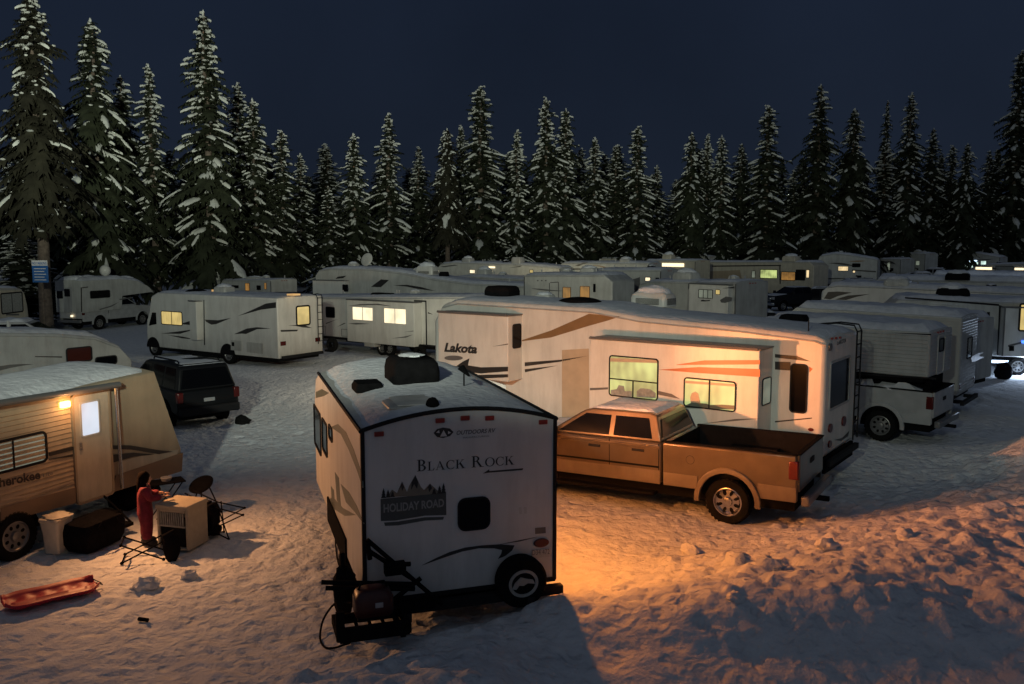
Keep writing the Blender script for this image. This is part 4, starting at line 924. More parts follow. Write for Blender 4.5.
# sled
p0=G(3,612); p1=G(97,590); L_=(p1-p0).length; t=empty('snow_sled',(p0.x,p0.y,gh(p0.x,p0.y)+.03),math.atan2(p1.y-p0.y,p1.x-p0.x),'red plastic snow sled lying flat on the snow in the lower left','sled')
vs=[];fs=[];nx,ny=34,14
for i in range(nx+1):
    for j in range(ny+1):
        a=i/nx; u=j/ny*2-1; x=a*L_; wd=.32*(1-.4*abs(2*a-1)**6)*(1+.05*math.sin(a*9)); end=sm(.9,1,a)+sm(.08,0,a)
        z=.09*abs(u)**5+.05*end*(1-.2*u*u)+.035*math.exp(-(u/.12)**2)*(1-end)+.02*math.sin(a*30)*math.exp(-((abs(u)-.55)/.15)**2)
        vs.append((x,u*wd,z))
for i in range(nx):
    for j in range(ny): q=i*(ny+1)+j; fs.append((q,q+1,q+ny+2,q+ny+1))
o=MB().use('sled').add(vs,fs).build('sled_body',parent=t,smooth=60); md=o.modifiers.new('thickness','SOLIDIFY'); md.thickness=.012
MB().use('boot').tube([(L_-.03,-.1,.1),(L_+.07,-.04,.03),(L_+.07,.05,.03),(L_-.03,.1,.1)],.008).build('pull_rope',parent=t)
# kennel
kp=G(182,550); t=empty('pet_kennel',(kp.x-.05,kp.y+.18,.03),R(-16),'cream plastic pet kennel with barred vent beside the child in red','kennel')
b=MB().use('kennel').box(-.36,-.30,-.3,.34,0,.80).box(.30,.36,-.3,.34,0,.80).box(-.30,.30,.28,.34,0,.80).box(-.38,.38,-.32,.36,.74,.82).box(-.30,.30,-.3,.3,.0,.05).box(-.30,.30,-.3,-.25,.68,.75); b.build('shell',parent=t,bevel=.02); t.scale=(.86,.86,.95)
b=MB().use('frost')
for k in range(11): x=-.25+k*.05; b.box(x-.012,x+.012,-.31,-.28,.44,.68)
b.box(-.3,.3,-.31,-.28,.42,.45); b.build('vent_bars',parent=t)
b=MB().use('black').box(-.29,.29,-.27,.26,.06,.43).build('dark_opening',parent=t)
b=MB().use('fabric').blob((0,0,.2),(.14,.12,.24),12,8,.3,4).tube([(0,0,.3),(-.07,-.05,.42),(.05,.02,.5)],[.09,.08,.03]); o=b.build('jacket',smooth=60); q=G(171,561); o.location=(q.x,q.y+.05,.0); tag(o,'black jacket slumped against the front corner of the kennel','jacket')
# folding stool (frame only)
q0=G(143,560); t=empty('folding_stool',(q0.x,q0.y+.1,.02),.3,'low bare black folding stool frame standing in front of the child','stool')
for a,b_ in (((-.34,-.22,0),(.30,-.22,.30)),((.30,-.22,0),(-.34,-.22,.30)),((-.34,.22,0),(.30,.22,.30)),((.30,.22,0),(-.34,.22,.30)),((-.34,-.22,.30),(-.34,.22,.30)),((-.34,-.22,0),(-.34,.22,0)),((.30,-.22,.3),(.30,.22,.3))):
    MB().use('black').tube([a,b_],.013,6).blob(a,.028,8,5).blob(b_,.028,8,5).build('frame_bar',parent=t)
# tipped camp chair
q=G(214,540); t=empty('camp_chair',(q.x-.1,q.y+.15,.02),-.15,'black folding camp chair tipped over with legs in the air right of the kennel','camp chair')
A=Vector((-.45,.0,.75));B_=Vector((.0,0,.55))
for pts in ([(-.42,-.1,.80),(.1,-.05,.55),(.62,0,.42)],[(-.40,.15,.78),(.1,.1,.6),(.58,.15,.50)],[(.62,0,.42),(-.05,-.1,.10)],[(.58,.15,.50),(.05,.2,.2)],[(.12,0,.62),(.40,-.12,.0)],[(.16,.1,.62),(.30,-.1,.13)],[(.40,-.12,0),(.0,-.15,.2)],[(-.25,-.2,.08),(.30,-.1,.13)],[(-.25,-.2,.08),(.12,0,.62)]):
    MB().use('black').tube(pts,.012,6).blob(pts[-1],.024,8,5).build('frame_bar',parent=t)
b=MB().use('fabric')
for k in range(4):
    x=-.30+k*.11; b.loft([[(x+dx*.05,dy,.62-.55*s_+.0*k) for dx,dy in ((-1,-.13+s_*.02),(1,-.15),(1.1,.12),(-1,.14))] for s_ in (0,.35,.7,.9)]) if k%2==0 else b.loft([[(x+.08*math.sin(s_*3)+dx*.03,dy,.60-.48*s_) for dx,dy in ((-1,-.16),(1,-.17),(1,.10),(-1,.10))] for s_ in (0,.35,.7,.95)])
b.blob((-.02,0,.14),(.22,.16,.13),14,8,.4,6); b.build('seat_fabric',parent=t,smooth=60)
# round fire dish on a stand behind
q=G(180,520); t=empty('charcoal_grill',(q.x+.30,q.y+.45,0),0,'round dark grill on thin legs behind the kennel','grill')
b=MB().use('black').lathe([(.001,.0),(.15,.02),(.22,.06),(.245,.10),(.23,.12),(.19,.13),(.001,.16)],(0,0,.0),'z',24).xf(Matrix.Translation((0,0,.50))@Matrix.Rotation(R(28),4,'X')@Matrix.Rotation(R(-12),4,'Y')); b.build('bowl',parent=t,smooth=60)
for k in range(3): a=2.1*k; MB().use('black').tube([(.12*math.cos(a),.12*math.sin(a),.52),(.34*math.cos(a),.34*math.sin(a),0)],.014).build('leg',parent=t)
q=G(150,521); t=empty('folding_table',(q.x+.2,q.y+.35,0),.6,'small dark folding table under the child\'s hands','table')
MB().use('black').box(-.32,.32,-.2,.2,.66,.69).build('table_top',parent=t,bevel=.008)
for a in (-1,1):
    for b_ in (-1,1): MB().use('black').tube([(a*.26,b_*.16,.66),(-a*.24,b_*.16,0)],.012,6).build('leg',parent=t)
MB().use('lens').lathe([(.001,0),(.09,0),(.11,.06),(.10,.07),(.001,.06)],(0,0,0),'z',14).build('metal_pot'); o=bpy.data.objects['metal_pot']; o.location=(q.x+.2,q.y+.35,.692); tag(o,'small grey metal pot on the folding table by the child','pot')
# debris
q=G(148,622); o=MB().use('black').lathe([(.001,0),(.028,0),(.028,.15),(.001,.15)],(0,0,0),'y',10).build('dark_tube'); o.location=(q.x,q.y,gh(q.x,q.y)+.03); o.rotation_euler=(0,0,1.3); tag(o,'short black tube lying on the open snow below the kennel','tube')
q=G(243,424); o=MB().use('rubber').blob((0,0,.08),(.22,.16,.17),12,7,.5,7).build('dark_bundle'); o.location=(q.x,q.y,0); tag(o,'small dark bundle on the snow right of the dark suv','bundle')
for k,(px,py,r_,lb) in enumerate(((145,588,.15,'fist sized grey snow chunk on the trodden snow below the stool'),(189,577,.11,'small snow chunk on the lit snow left of the badge trailer'),(737,572,.20,'largest snow boulder on the orange lit bank below the pickup wheel'),(768,580,.17,'snow boulder just right of the largest one on the orange bank'),(708,508,.0,''),(690,548,.14,'pale snow lump nearest the pickup rear wheel on the bank'),(826,560,.13,'lone snow chunk right of the boulders on the orange bank'),(905,545,.12,'snow chunk far out on the right side of the dim bank'),(735,470+140,.10,'low snow chunk on the near shaded edge of the bank'))):
    if not lb: continue
    g=G(px,py,.25 if px>600 else 0); h=gh(g.x,g.y); g=G(px,py,h); o=MB().use('snow').blob((0,0,0),(r_*1.3,r_,r_*.8),14,9,.55,k*3.1).build('snow_chunk',smooth=50); o.location=(g.x,g.y,gh(g.x,g.y)+r_*.25); o.rotation_euler=(0,0,k); tag(o,lb,'snow chunk','snow chunks on the trodden snow')
# ================================================================= generator rack behind the badge trailer
v=BR
t=empty('portable_generator',(0,0,0),1.892,'dark red portable generator strapped on the rear rack of the badge trailer','generator')
gp=v.Mx@Vector((-.56,-.02,.76)); t.location=gp; t.scale=(.78,.78,.74); 
b=MB().use('engine'); b.loft([[(p[0],p[1],z) for p in rrect(-.22*f,.22*f,-.3*f,.3*f,.1)] for f,z in ((.95,.02),(1,.1),(1,.3),(.85,.40),(.6,.44))]); b.build('casing',parent=t,smooth=50)
MB().use('black').tube([(0,-.22,.42),(0,-.18,.52),(0,.18,.52),(0,.22,.42)],.02).build('handle',parent=t); MB().use('lens').box(-.235,-.21,-.12,.0,.18,.26).build('control_panel',parent=t)
MB().use('black').box(-.2,.2,-.26,.26,-.04,.03).build('feet',parent=t)
t=empty('cargo_rack',v.Mx@Vector((0,0,0)),1.892,'black steel cargo rack with folded a frame behind the badge trailer','cargo rack')
b=MB().use('black'); 
for y in (.42,-.40): b.box(-.86,-.30,y-.03,y+.03,.58,.70)
for x in (-.86,-.34): b.box(x-.03,x+.03,-.40,.42,.58,.70)
for k in range(5): b.box(-.86,-.33,-.32+k*.16,-.28+k*.16,.61,.64)
b.box(-.90,-.85,-.40,.42,.58,.76).box(-.88,-.82,.36,.46,.6,.95); b.build('tray',parent=t,bevel=.006)
b=MB().use('black')
for pts in ([(-.18,-.02,1.55),(-.25,-.95,.62)],[(-.2,-.02,1.55),(-.2,-.05,1.30)],[(-.2,-.05,1.40),(-.25,-.55,1.02)],[(-.3,-.05,.60),(-.25,-.68,1.0)],[(-.25,-.3,1.22),(-.25,-.55,1.2)],[(-.2,.55,1.08),(-.25,-.6,.93)],[(-.2,.5,1.0),(-.25,-.6,.87)]): b.tube(pts,.03,6)
b.box(-.32,-.18,-.48,-.22,1.10,1.24).box(-.30,-.14,-.85,-.1,.60,.68); b.build('folded_frame',parent=t)
MB().use('black').box(-.86,-.05,-.36,-.30,.54,.60).build('hitch_bar',parent=t)
b=MB().use('black').blob((.25,.22,.80),(.18,.14,.34),12,8,.4,2).blob((.6,.18,.55),(.2,.12,.3),12,8,.4,3).tube([(.1,.25,1.3),(.35,.22,.5),(.3,.3,.1)],.03); o=b.build('tool_bundle',smooth=60); o.location=v.root.location; o.rotation_euler=(0,0,1.892); tag(o,'dark hose and tool bundle hung at the rear left corner of the badge trailer','bundle')
cp=[G(352,603,.75),G(336,603,.55),G(324,618,.2),G(320,636,.06),G(324,654,.03),G(333,661,.03),G(344,659,.03),G(350,652,.03),G(347,642,.1)]
cp=[Vector((p.x,p.y,max(p.z,gh(p.x,p.y)+.03))) for p in cp]
def smoothp(P,n=6):
    Q=[]
    for i in range(len(P)-1):
        a,b_,c,d=P[max(i-1,0)],P[i],P[i+1],P[min(i+2,len(P)-1)]
        for k in range(n):
            t=k/n; Q.append(.5*((2*b_)+(c-a)*t+(2*a-5*b_+4*c-d)*t*t+(3*b_-a-3*c+d)*t**3))
    return Q+[P[-1]]
o=MB().use('black').tube(smoothp(cp),.014,7).build('power_cord'); tag(o,'black power cord looping from the generator onto the snow','cord')
# ================================================================= child in red
q=G(150,548); t=empty('person',(q.x-.08,q.y+.05,.03),R(-62),'child in a red snowsuit with long dark hair reaching toward a small table','person')   # local +y faces the table
def skinned(name,J,E,m,par,lv=2):
    me=bpy.data.meshes.new(name); me.from_pydata([j[0] for j in J],E,[]); me.materials.append(M[m]); o=bpy.data.objects.new(name,me); COL.objects.link(o); o.parent=par
    s=o.modifiers.new('skin','SKIN'); s.use_smooth_shade=True
    for i,j in enumerate(J): r=j[1]; me.skin_vertices[0].data[i].radius=r if isinstance(r,tuple) else (r,r)
    me.skin_vertices[0].data[0].use_root=True
    u=o.modifiers.new('sub','SUBSURF'); u.levels=lv; u.render_levels=lv; return o
H_=1.32
J=[((0,0,.66),(.105,.085)),((0,0,.82),(.10,.08)),((0,.01,.98),(.115,.085)),((0,.01,1.06),.045),((0,.03,1.12),.05),((0,.035,1.18),(.075,.082)),((0,.03,1.25),(.07,.08)),
 ((.15,.01,1.02),.05),((.19,.08,.86),.038),((.12,.28,.86),.028),((.10,.33,.86),.022),
 ((-.15,.01,1.02),.05),((-.19,.08,.86),.038),((-.12,.28,.87),.028),((-.10,.33,.87),.022),
 ((.08,0,.60),.085),((.09,.02,.34),.055),((.09,-.01,.10),.038),((.09,.08,.04),.035),
 ((-.08,0,.60),.085),((-.09,.02,.34),.055),((-.09,-.01,.10),.038),((-.09,.08,.04),.035)]
Ed=[(0,1),(1,2),(2,3),(3,4),(4,5),(5,6),(2,7),(7,8),(8,9),(9,10),(2,11),(11,12),(12,13),(13,14),(0,15),(15,16),(16,17),(17,18),(0,19),(19,20),(20,21),(21,22)]
bd=skinned('body',J,Ed,'skin',t)
for sd in (1,-1):
    b=MB().use('skin'); o0=Vector((sd*.10,.34,.86)); b.blob(o0+Vector((0,.02,0)),(.028,.035,.013),10,6)
    for k,(dx,l) in enumerate(((-.021,.038),(-.007,.045),(.007,.042),(.021,.033))): b.tube([o0+Vector((dx,.04,0)),o0+Vector((dx,.04+l*.6,-.004)),o0+Vector((dx,.04+l,-.018))],[.008,.0075,.006],6)
    b.tube([o0+Vector((-sd*.024,.01,0)),o0+Vector((-sd*.042,.035,-.004)),o0+Vector((-sd*.036,.055,-.01))],[.010,.009,.007],6); b.build('hand',parent=t,smooth=60)
J2s=1.0
J2=[((0,0,.66),(.135,.115)),((0,0,.82),(.13,.11)),((0,.01,.98),(.14,.11)),((0,.01,1.05),.08),
 ((.16,.01,1.01),.068),((.20,.08,.86),.055),((.13,.27,.86),.046),((-.16,.01,1.01),.068),((-.20,.08,.86),.055),((-.13,.27,.87),.046),
 ((.085,0,.58),.11),((.095,.02,.34),.085),((.095,0,.12),.075),((-.085,0,.58),.11),((-.095,.02,.34),.085),((-.095,0,.12),.075)]
E2=[(0,1),(1,2),(2,3),(2,4),(4,5),(5,6),(2,7),(7,8),(8,9),(0,10),(10,11),(11,12),(0,13),(13,14),(14,15)]
J2=[(p,tuple(x*1.16 for x in r) if isinstance(r,tuple) else r*1.22) for p,r in J2]
skinned('snowsuit',J2,E2,'suit',t)
MB().use('hair').tube([(.17,.0,.98),(.165,.0,.99)],.03) if False else None
b=MB().use('hair').blob((0,.005,1.20),(.095,.105,.115),16,10,.1,1).blob((0,-.07,1.06),(.085,.045,.16),14,8,.2,2).blob((.075,-.01,1.10),(.03,.05,.13),10,7,.2,3).blob((-.075,-.01,1.10),(.03,.05,.13),10,7,.2,4); b.build('hair',parent=t,smooth=60)
b=MB().use('skin').blob((0,.075,1.17),(.058,.05,.075),14,9).blob((0,.128,1.165),(.012,.014,.018),8,6); b.use('black').blob((.024,.117,1.185),(.009,.008,.007),8,5).blob((-.024,.117,1.185),(.009,.008,.007),8,5); b.use('engine').blob((0,.118,1.130),(.018,.008,.005),8,5); b.build('face',parent=t,smooth=60)
for sd in (1,-1): MB().use('boot').blob((sd*.095,.05,.06),(.065,.13,.07),12,8).blob((sd*.095,0,.13),(.07,.08,.09),12,6).build('boot',parent=t,smooth=60)
# ================================================================= dark suv, rear toward us
q=G(203,433); wagon('suv','dark suv with roof rack parked behind the tan trailer, tail toward the open snow',(q.x-.05,q.y+.75,0),math.atan2(.72,-.70),'darkpaint',h=1.86,L=4.8,snow=.02)
# ================================================================= trailer behind the tan one
v=V('travel_trailer','dim snow-topped trailer with dark red window behind the tan one','trailer',(-16.2,21.2,0),1.02,+1)
a=v.uv([(0,333),(60,334),(95,337),(118,345),(132,360)]) 
tp=[(a[0][0]-2.,a[0][1]),(a[0][0],a[0][1]),(a[1][0],a[1][1]),(a[2][0],a[2][1]),(a[3][0],a[3][1]),(a[4][0],a[4][1])]
tp=[(x,min(3.2,z)) for x,z in tp]
body(v,2.5,tp,.65,.06,'grey',.05,.10,seed=11); v.window((67,348,91,361),'glassr',r=.06); v.window((96,357,116,364),'glass',r=.06); v.decals('stripe',[[(35,356.2),(62,356.4),(62,357.6),(35,357)]],'decal'); axle(v,[2.,2.9]); tongue(v,tp[-1][0]-.3); dress(v,11); swooshes(v,11)
x,u=rr(v,18,337,3.1); vent(v,x,u,'black',.5,.4,.12,snow=True)
MB().use('lampA').box(.9,1.7,-.03,-.005,2.2,2.26).build('reading_strip_lamp',parent=v.root) if False else None
# ================================================================= helper for whole vehicles placed by one visible side
def side_rv(name,label,cat,pl,dl,pr_,dr,ytop,W=2.45,fwd='L',z0=.65,m='white2',crown=.06,snow=.1,prof=None,nose=0.,group=None,bev=.06,seed=1.,gz=None):
    A=D(pl,dl); B=D(pr_,dr)
    if fwd=='L': P,Q,s_=B,A,-1
    else: P,Q,s_=A,B,+1
    L=(Q-P).length; gz_=gh((P.x+Q.x)/2,(P.y+Q.y)/2,False) if gz is None else gz
    v=V(name,label,cat,(P.x,P.y,gz_),math.atan2(Q.y-P.y,Q.x-P.x),s_,group)
    if prof: top=sorted([(min(L,max(0,v.uv([p])[0][0])),v.uv([p])[0][1]) for p in prof])
    else:
        za=v.uv([(pr_ if fwd=='L' else pl,ytop if not isinstance(ytop,tuple) else (ytop[1] if fwd=='L' else ytop[0]))])[0][1]; zb_=v.uv([(pl if fwd=='L' else pr_,ytop if not isinstance(ytop,tuple) else (ytop[0] if fwd=='L' else ytop[1]))])[0][1]
        top=[(0,za),(L-.5,zb_+.0),(L,zb_-.35-nose)]
    t2=[]; 
    for x,z in top:
        if t2 and x-t2[-1][0]<.02: continue
        t2.append((x,z))
    body(v,W,t2,z0,crown,m,bev,snow,seed=seed); v.L=L; dress(v,seed)
    if seed in (46,47,34,35,36,41,42,43,44,45,55,56,57,63,32): swooshes(v,seed)
    return v
# ---- motorhome F
v=V('motorhome','white motorhome, rear and driver side toward us, with ladder and two yellow lit windows','motorhome',(-9.95,36.6,0),math.atan2(.54,-.84),-1)
tz0=v.uv([(278,298.5)])[0][1]; L=v.uv([(147,325)])[0][0]
body(v,2.62,[(0,tz0),(L-.9,tz0+.02),(L-.45,tz0-.15),(L-.25,tz0-.9),(L,tz0-1.35),(L+.05,1.1)],.45,.05,'white',.06,.07,seed=21); FM=v
v.decals('dark_swoosh',[[(276,302.2),(276,307.8),(261,309.7),(238,316),(251,310.5),(266,303.5)],[(205,319.6),(218,320.3),(231,318),(216.5,324),(211.5,324.7),(206,321.6)],[(234,334.2),(247,328.5),(257,327.2),(271,328.5),(257,329.2),(246,334),(242,333.6)],[(161,333.5),(178,331.5),(196,329),(180,333.8)],[(168,335),(182,336.5),(196,339.5),(182,338.3)],[(180,324),(200,318),(203,318),(190,325)]],'decal')
v.window((161.8,312,182,324.3),'litY',r=.06,mull=1); slide(v,v.uv([(203,320)])[0][0]+.0,v.uv([(196,320)])[0][0],1.0,2.75,.35) ; v.decals('slide_edge',[[(203.5,300),(204.3,300),(205,345),(204,345)]],'trim')
v.decals('baggage_door',[[(231,340),(242,341),(242,351),(231,350)],[(247,342),(263,343.5),(263,354),(247,352)]],'white2',proud=.01); v.decals('vent_cover',[[(232,342),(234.5,342.2),(234.5,346.2),(232,346)]],'black',proud=.015)
v.window((297,306.8,309,324.2),'litY','x',0,r=.05,fr=.07); ladder(v,0,*sorted((v.uv([(316.5,330)],'x',0)[0][0],v.uv([(321.5,330)],'x',0)[0][0])),.9,2.95,7,.6)
v.decals('dark_swoosh',[[(288,325.6),(296,325),(304,325),(312,328),(303,327.5),(296,326)],[(280.5,330),(298,329.6),(297,331.3),(281,331.8)]],'decal','x',0)
for px,py in ((283,343.5),(317.5,339.5)): y,z=v.uv([(px,py)],'x',0)[0]; MB().use('red').box(-.03,.01,y-.14,y+.14,z-.09,z+.09).build('tail_light',parent=v.root)
wheel(v.root,v.on(227.6,355).x,-.14,.42,.25,1); wheel(v.root,v.on(153.5,349).x,-.14,.40,.25,1); wheel(v.root,v.on(227.6,355).x,-2.45,.42,.25,-1); wheel(v.root,v.on(153.5,349).x,-2.45,.4,.25,-1)
for k in (227.6,153.5): xx=v.on(k,352).x; MB().use('black').prism([(xx+.50*math.cos(t),.42+.50*math.sin(t)) for t in [math.pi*i/12 for i in range(13)]],'y',-.03,.006).build('wheel_arch',parent=v.root)
bumper(v,.5,x=0); q=v.on(326,345,'x',-.35); MB().use('rubber').lathe([(.12,-.08),(.26,-.1),(.32,-.05),(.32,.05),(.26,.1),(.12,.08)],(-.45,-2.75,q.z),'y',20).build('spare_wheel',parent=v.root); MB().use('black').box(-.5,0,-2.8,-2.7,.5,.6).build('spare_bracket',parent=v.root)
ac(v,4.8,.45,'white2'); dome(v,6.3,.3,'black',.6,.16); x,u=rr(v,283,296,tz0+.1); MB().use('lampD').box(x-.2,x+.2,-v.W*.3-.2,-v.W*.3+.2,tz0+.1,tz0+.17).build('skylight',parent=v.root); 
x,u=rr(v,182,293.5,tz0+.1); MB().use('lampD').box(x-.16,x+.16,-v.W*.4-.16,-v.W*.4+.16,tz0+.1,tz0+.2).build('skylight',parent=v.root)
v.window((152,322,157,332),'glass',r=.05) if False else None
MB().use('glass').prism([(L-.75,1.55),(L-.15,1.45),(L-.45,2.1),(L-.75,2.1)],'y',-.01,.008).build('cab_window',parent=v.root)
# ---- trailer H
v=side_rv('travel_trailer','white travel trailer with two bright warm windows in its slide, right of the ladder motorhome','trailer',296,45.2,470,38.2,297,2.5,'L',m='white',snow=.08,seed=22); HT=v
so=.55; xa=v.uv([(347,320)],'y',so)[0][0]; xb=v.uv([(414,320)],'y',so)[0][0]; zt=v.uv([(380,301.5)],'y',so)[0][1]
slide(v,xb,xa,v.uv([(380,344)],'y',so)[0][1],zt,so); v.decals('slide_frame',[[(414,300),(426.5,300.5),(427.3,345.5),(426,345.5),(425.3,302),(414,301.4)]],'trim')
v.window((353,307.5,372.8,320),'litW','y',so,r=.02,fr=.02,frame='white',mull=1); v.window((384.5,308.8,406,323.4),'litW','y',so,r=.02,fr=.02,frame='white',mull=1)
v.decals('dark_swoosh',[[(347.8,306),(360,304.2),(378,303.6),(392,306.2),(376,305),(360,305.4)],[(348,323.5),(357,322.9),(370,323.8),(356,324.6)],[(391,338.5),(404,336.6),(413.5,334.5),(406,337.6)],[(404,332),(413.5,330.6),(413.5,331.4)]],'decalg','y',so)
v.window((326.5,307.5,334.5,317),'glass',r=.04); v.decals('dark_swoosh',[[(326,324),(338,319),(326,323)],[(337,327),(344,323),(346,323.3)],[(428,312),(433,314.5),(428,313.5)]],'decal'); v.decals('skirt',[[(323,338),(346,340),(346,342),(323,341)]],'decalg')
axle(v,[v.on(388,347).x,v.on(381,347).x]); MB().use('rubber').lathe([(.12,-.08),(.3,-.1),(.36,-.05),(.36,.05),(.3,.1),(.12,.08)],(v.on(422,346).x,.16,.38),'y',20).build('wheel',parent=v.root)
MB().use('white2').box(v.on(372,346).x,v.on(382,346).x,.1,.5,.45,.75).build('battery_tray',parent=v.root); x=v.on(372,296).x; vent(v,x,.3,'black',1.4,.4,.12)
bumper(v,.5)
# ---- fifth wheel I behind H
v=side_rv('fifth_wheel','white fifth wheel with black slash marks and a satellite dish on its roof','trailer',315,54,560,46,268,2.5,'L',prof=[(315,276),(319,270),(330,268.5),(370,269),(400,272.5),(435,279),(470,283.5),(560,288)],snow=.12,seed=31)
v.decals('dark_slash',[[(315.5,287),(318,283),(325,280),(331,280),(322,283.5)],[(335.5,278.8),(338,276.6),(346.5,275.7),(343,278.2)],[(371,286.8),(381,279.4),(389,280),(381,287.2)],[(393,285.3),(407,284.8),(421,287),(435,291),(418,289),(406,286.5)]],'decal')
slide(v,v.on(349,290).x,v.on(317,290).x,1.2,v.on(330,280.5).z,.4); v.window((343,285,347.5,291),'glass',val=.4,r=.03)
x,u=.5,.4; dish(v,v.on(356.5,270).x,.4,'white2',.42,.5); ac(v,v.on(419,275).x,.35,'white',1.2,.8,.5,grille='trim'); ac(v,v.on(343,268).x,.4,'white2',.6,.5,.25); axle(v,[4.5,5.4]); v.text('lettering','ALPENLITE',(441,292),(456,292.3),2,'decalg') if False else None
ac(v,v.on(437,278).x,.3,'black',.5,.5,.35,cap=False)
# ---- RV with amber windows
v=side_rv('travel_trailer','pale trailer with two amber windows just over the roof of the long fifth wheel','trailer',524,46,612,43,275,2.45,'R',snow=.1,seed=32)
v.window((563,287.5,570.5,298.5),'litO',r=.02,fr=.02); v.window((580.3,286.5,589.5,299),'litO',r=.02,fr=.02); v.decals('door_line',[[(549,283),(549.8,283),(550,300),(549.2,300)],[(558,282),(558.9,282),(559,300),(558.2,300)],[(550,282.2),(558,281.6),(558,282.6),(550,283)]],'decalg'); 
for k in (537,541,545): v.decals('marker',[[(k,280),(k+1.5,280),(k+1.5,281.2),(k,281.2)]],'decalg')
v.window((593.5,284,595.5,292),'glass',r=.02,fr=.01); ac(v,3.4,.4,'white2'); axle(v,[2,2.8])
v=side_rv('fifth_wheel','pale fifth wheel with a broad grey swoosh left of the amber windowed trailer','trailer',452,57,530,52,277,2.45,'L',snow=.1,seed=33,m='white2',prof=[(452,279),(456,277),(470,276.5),(530,279.5)])
v.decals('grey_swoosh',[[(475,294),(484,286),(493,282.3),(510,282),(498,285.5),(487,291),(483,294)]],'decalg'); ac(v,5,.4,'white2',.9,.7,.4); axle(v,[2,3])
# ---- long ones in the middle distance
v=side_rv('fifth_wheel','low white fifth wheel with warm lamp wash on its flank, far back in the middle','trailer',437,72,560,64,262,2.5,'L',snow=.12,seed=34,prof=[(437,268),(441,264),(452,262.5),(520,264.5),(560,268)])
v.decals('dark_slash',[[(440,266.5),(455,264.6),(458,265.4),(444,267.3)],[(508,268),(522,265.6),(520,267)]],'decalg'); ac(v,v.on(514,264).x,.2,'grey',.9,.7,.5,cap=False); ac(v,v.on(464,262).x,.2,'grey',.9,.7,.35); WM=v; axle(v,[3,4]); v.window((470,270,475,273),'litW',r=.03,fr=.03); v.window((530,270,533,272.6),'litY',r=.03,fr=.03)
MB().use('lampA').box(v.on(492,268).x-.3,v.on(492,268).x+.3,.01,.06,v.on(490,268).z,v.on(490,268).z+.12).build('porch_lamp',parent=v.root)
v=side_rv('travel_trailer','flat roofed trailer with dark awning line behind the amber windowed trailer','trailer',556,66,648,62,263,2.5,'L',snow=.12,seed=35)
v.decals('awning_line',[[(560,268.5),(645,268),(645,269.3),(560,269.8)]],'decal'); v.decals('dark_slash',[[(575,265.8),(583,262.6),(588,262.5),(579,266)]],'decal'); ac(v,2,.2,'grey'); axle(v,[3,4])
v=side_rv('travel_trailer','trailer with a bright warm strip along its top edge, left of the long lit motorhome','trailer',640,80,694,76,260.5,2.5,'L',snow=.12,seed=36,m='cream')
MB().use('lampA').box(v.on(684,265).x,v.on(651,265).x,.01,.05,v.on(668,266.5).z,v.on(668,263.2).z).build('lit_flank_glow',parent=v.root); ac(v,v.on(664,260).x,.3,'cream',1,.8,.5); axle(v,[2,3])  # emissive strip stands in for warm light falling on the side
v=side_rv('fifth_wheel','fifth wheel with dark red window and dark peaks decal behind a heap of dark gear','trailer',588,56,660,53,270,2.45,'L',snow=.12,seed=37,m='white2')
v.window((615.3,276.5,620,283.5),'glassr',r=.03,fr=.03); v.decals('grey_mark',[[(592,276),(612,280),(606,286),(596,283)],[(622,283),(640,277),(640,290),(618,290)]],'decalg'); v.decals('dark_peak',[[(601,284),(609,290),(604,294)],[(634,293),(637,286),(638.5,293)]],'decal'); v.window((645.5,277.6,650.2,280.8),'litW',r=.02,fr=.04); v.window((656,278,659,280),'glass',r=.01,fr=.02); axle(v,[2,3])
b=MB().use('fabric')
for k,(px,r_) in enumerate(((596,.9),(604,.8),(612,.6),(622,1.1),(631,1.0),(638,.7))): p=D(px,50); b.blob((p.x,p.y,1.9),(r_*.8,.6,r_*.7),12,7,.4,k)
o=b.build('tarp_pile',smooth=60); tag(o,'heap of dark tarped gear on a flatbed behind the dome topped roof','tarp'); MB().use('black')
p=D(617,50.2); t=empty('flatbed_trailer',(p.x,p.y,0),R(175),'low black flatbed trailer carrying the heap of dark tarped gear','trailer'); MB().use('black').box(-1.8,1.8,-.9,.9,.75,.95).build('deck',parent=t); wheel(t,-.5,.95,.35,.2,1); wheel(t,-.5,-.95,.35,.2,-1); MB().use('black').box(-.1,.1,-.8,.8,.3,.75).box(-1.7,1.7,-.7,-.6,.6,.76).box(-1.7,1.7,.6,.7,.6,.76).build('frame',parent=t); MB().use('black').box(-1.7,1.7,-.8,.8,.95,1.45).build('crate_load',parent=t,bevel=.05)
v=side_rv('travel_trailer','small trailer with rounded snowy nose and faint lettering, behind the white domed roof unit','trailer',637,49,689,46,281,2.3,'L',snow=.1,seed=38,m='white2',prof=[(637,290),(640,284),(648,281.3),(689,282)])
v.decals('dark_mark',[[(648,287),(652,286),(658,288),(664,287.2),(657,289.4),(650,288.6)]],'decalg'); axle(v,[2,2.8]); ac(v,v.on(675,280).x,.4,'white2',1.3,.9,.45)
v=side_rv('travel_trailer','grey trailer with a blind covered window and a small yellow lit one beside it','trailer',687,43.5,735,41,282,2.4,'L',snow=.09,seed=39,m='grey')
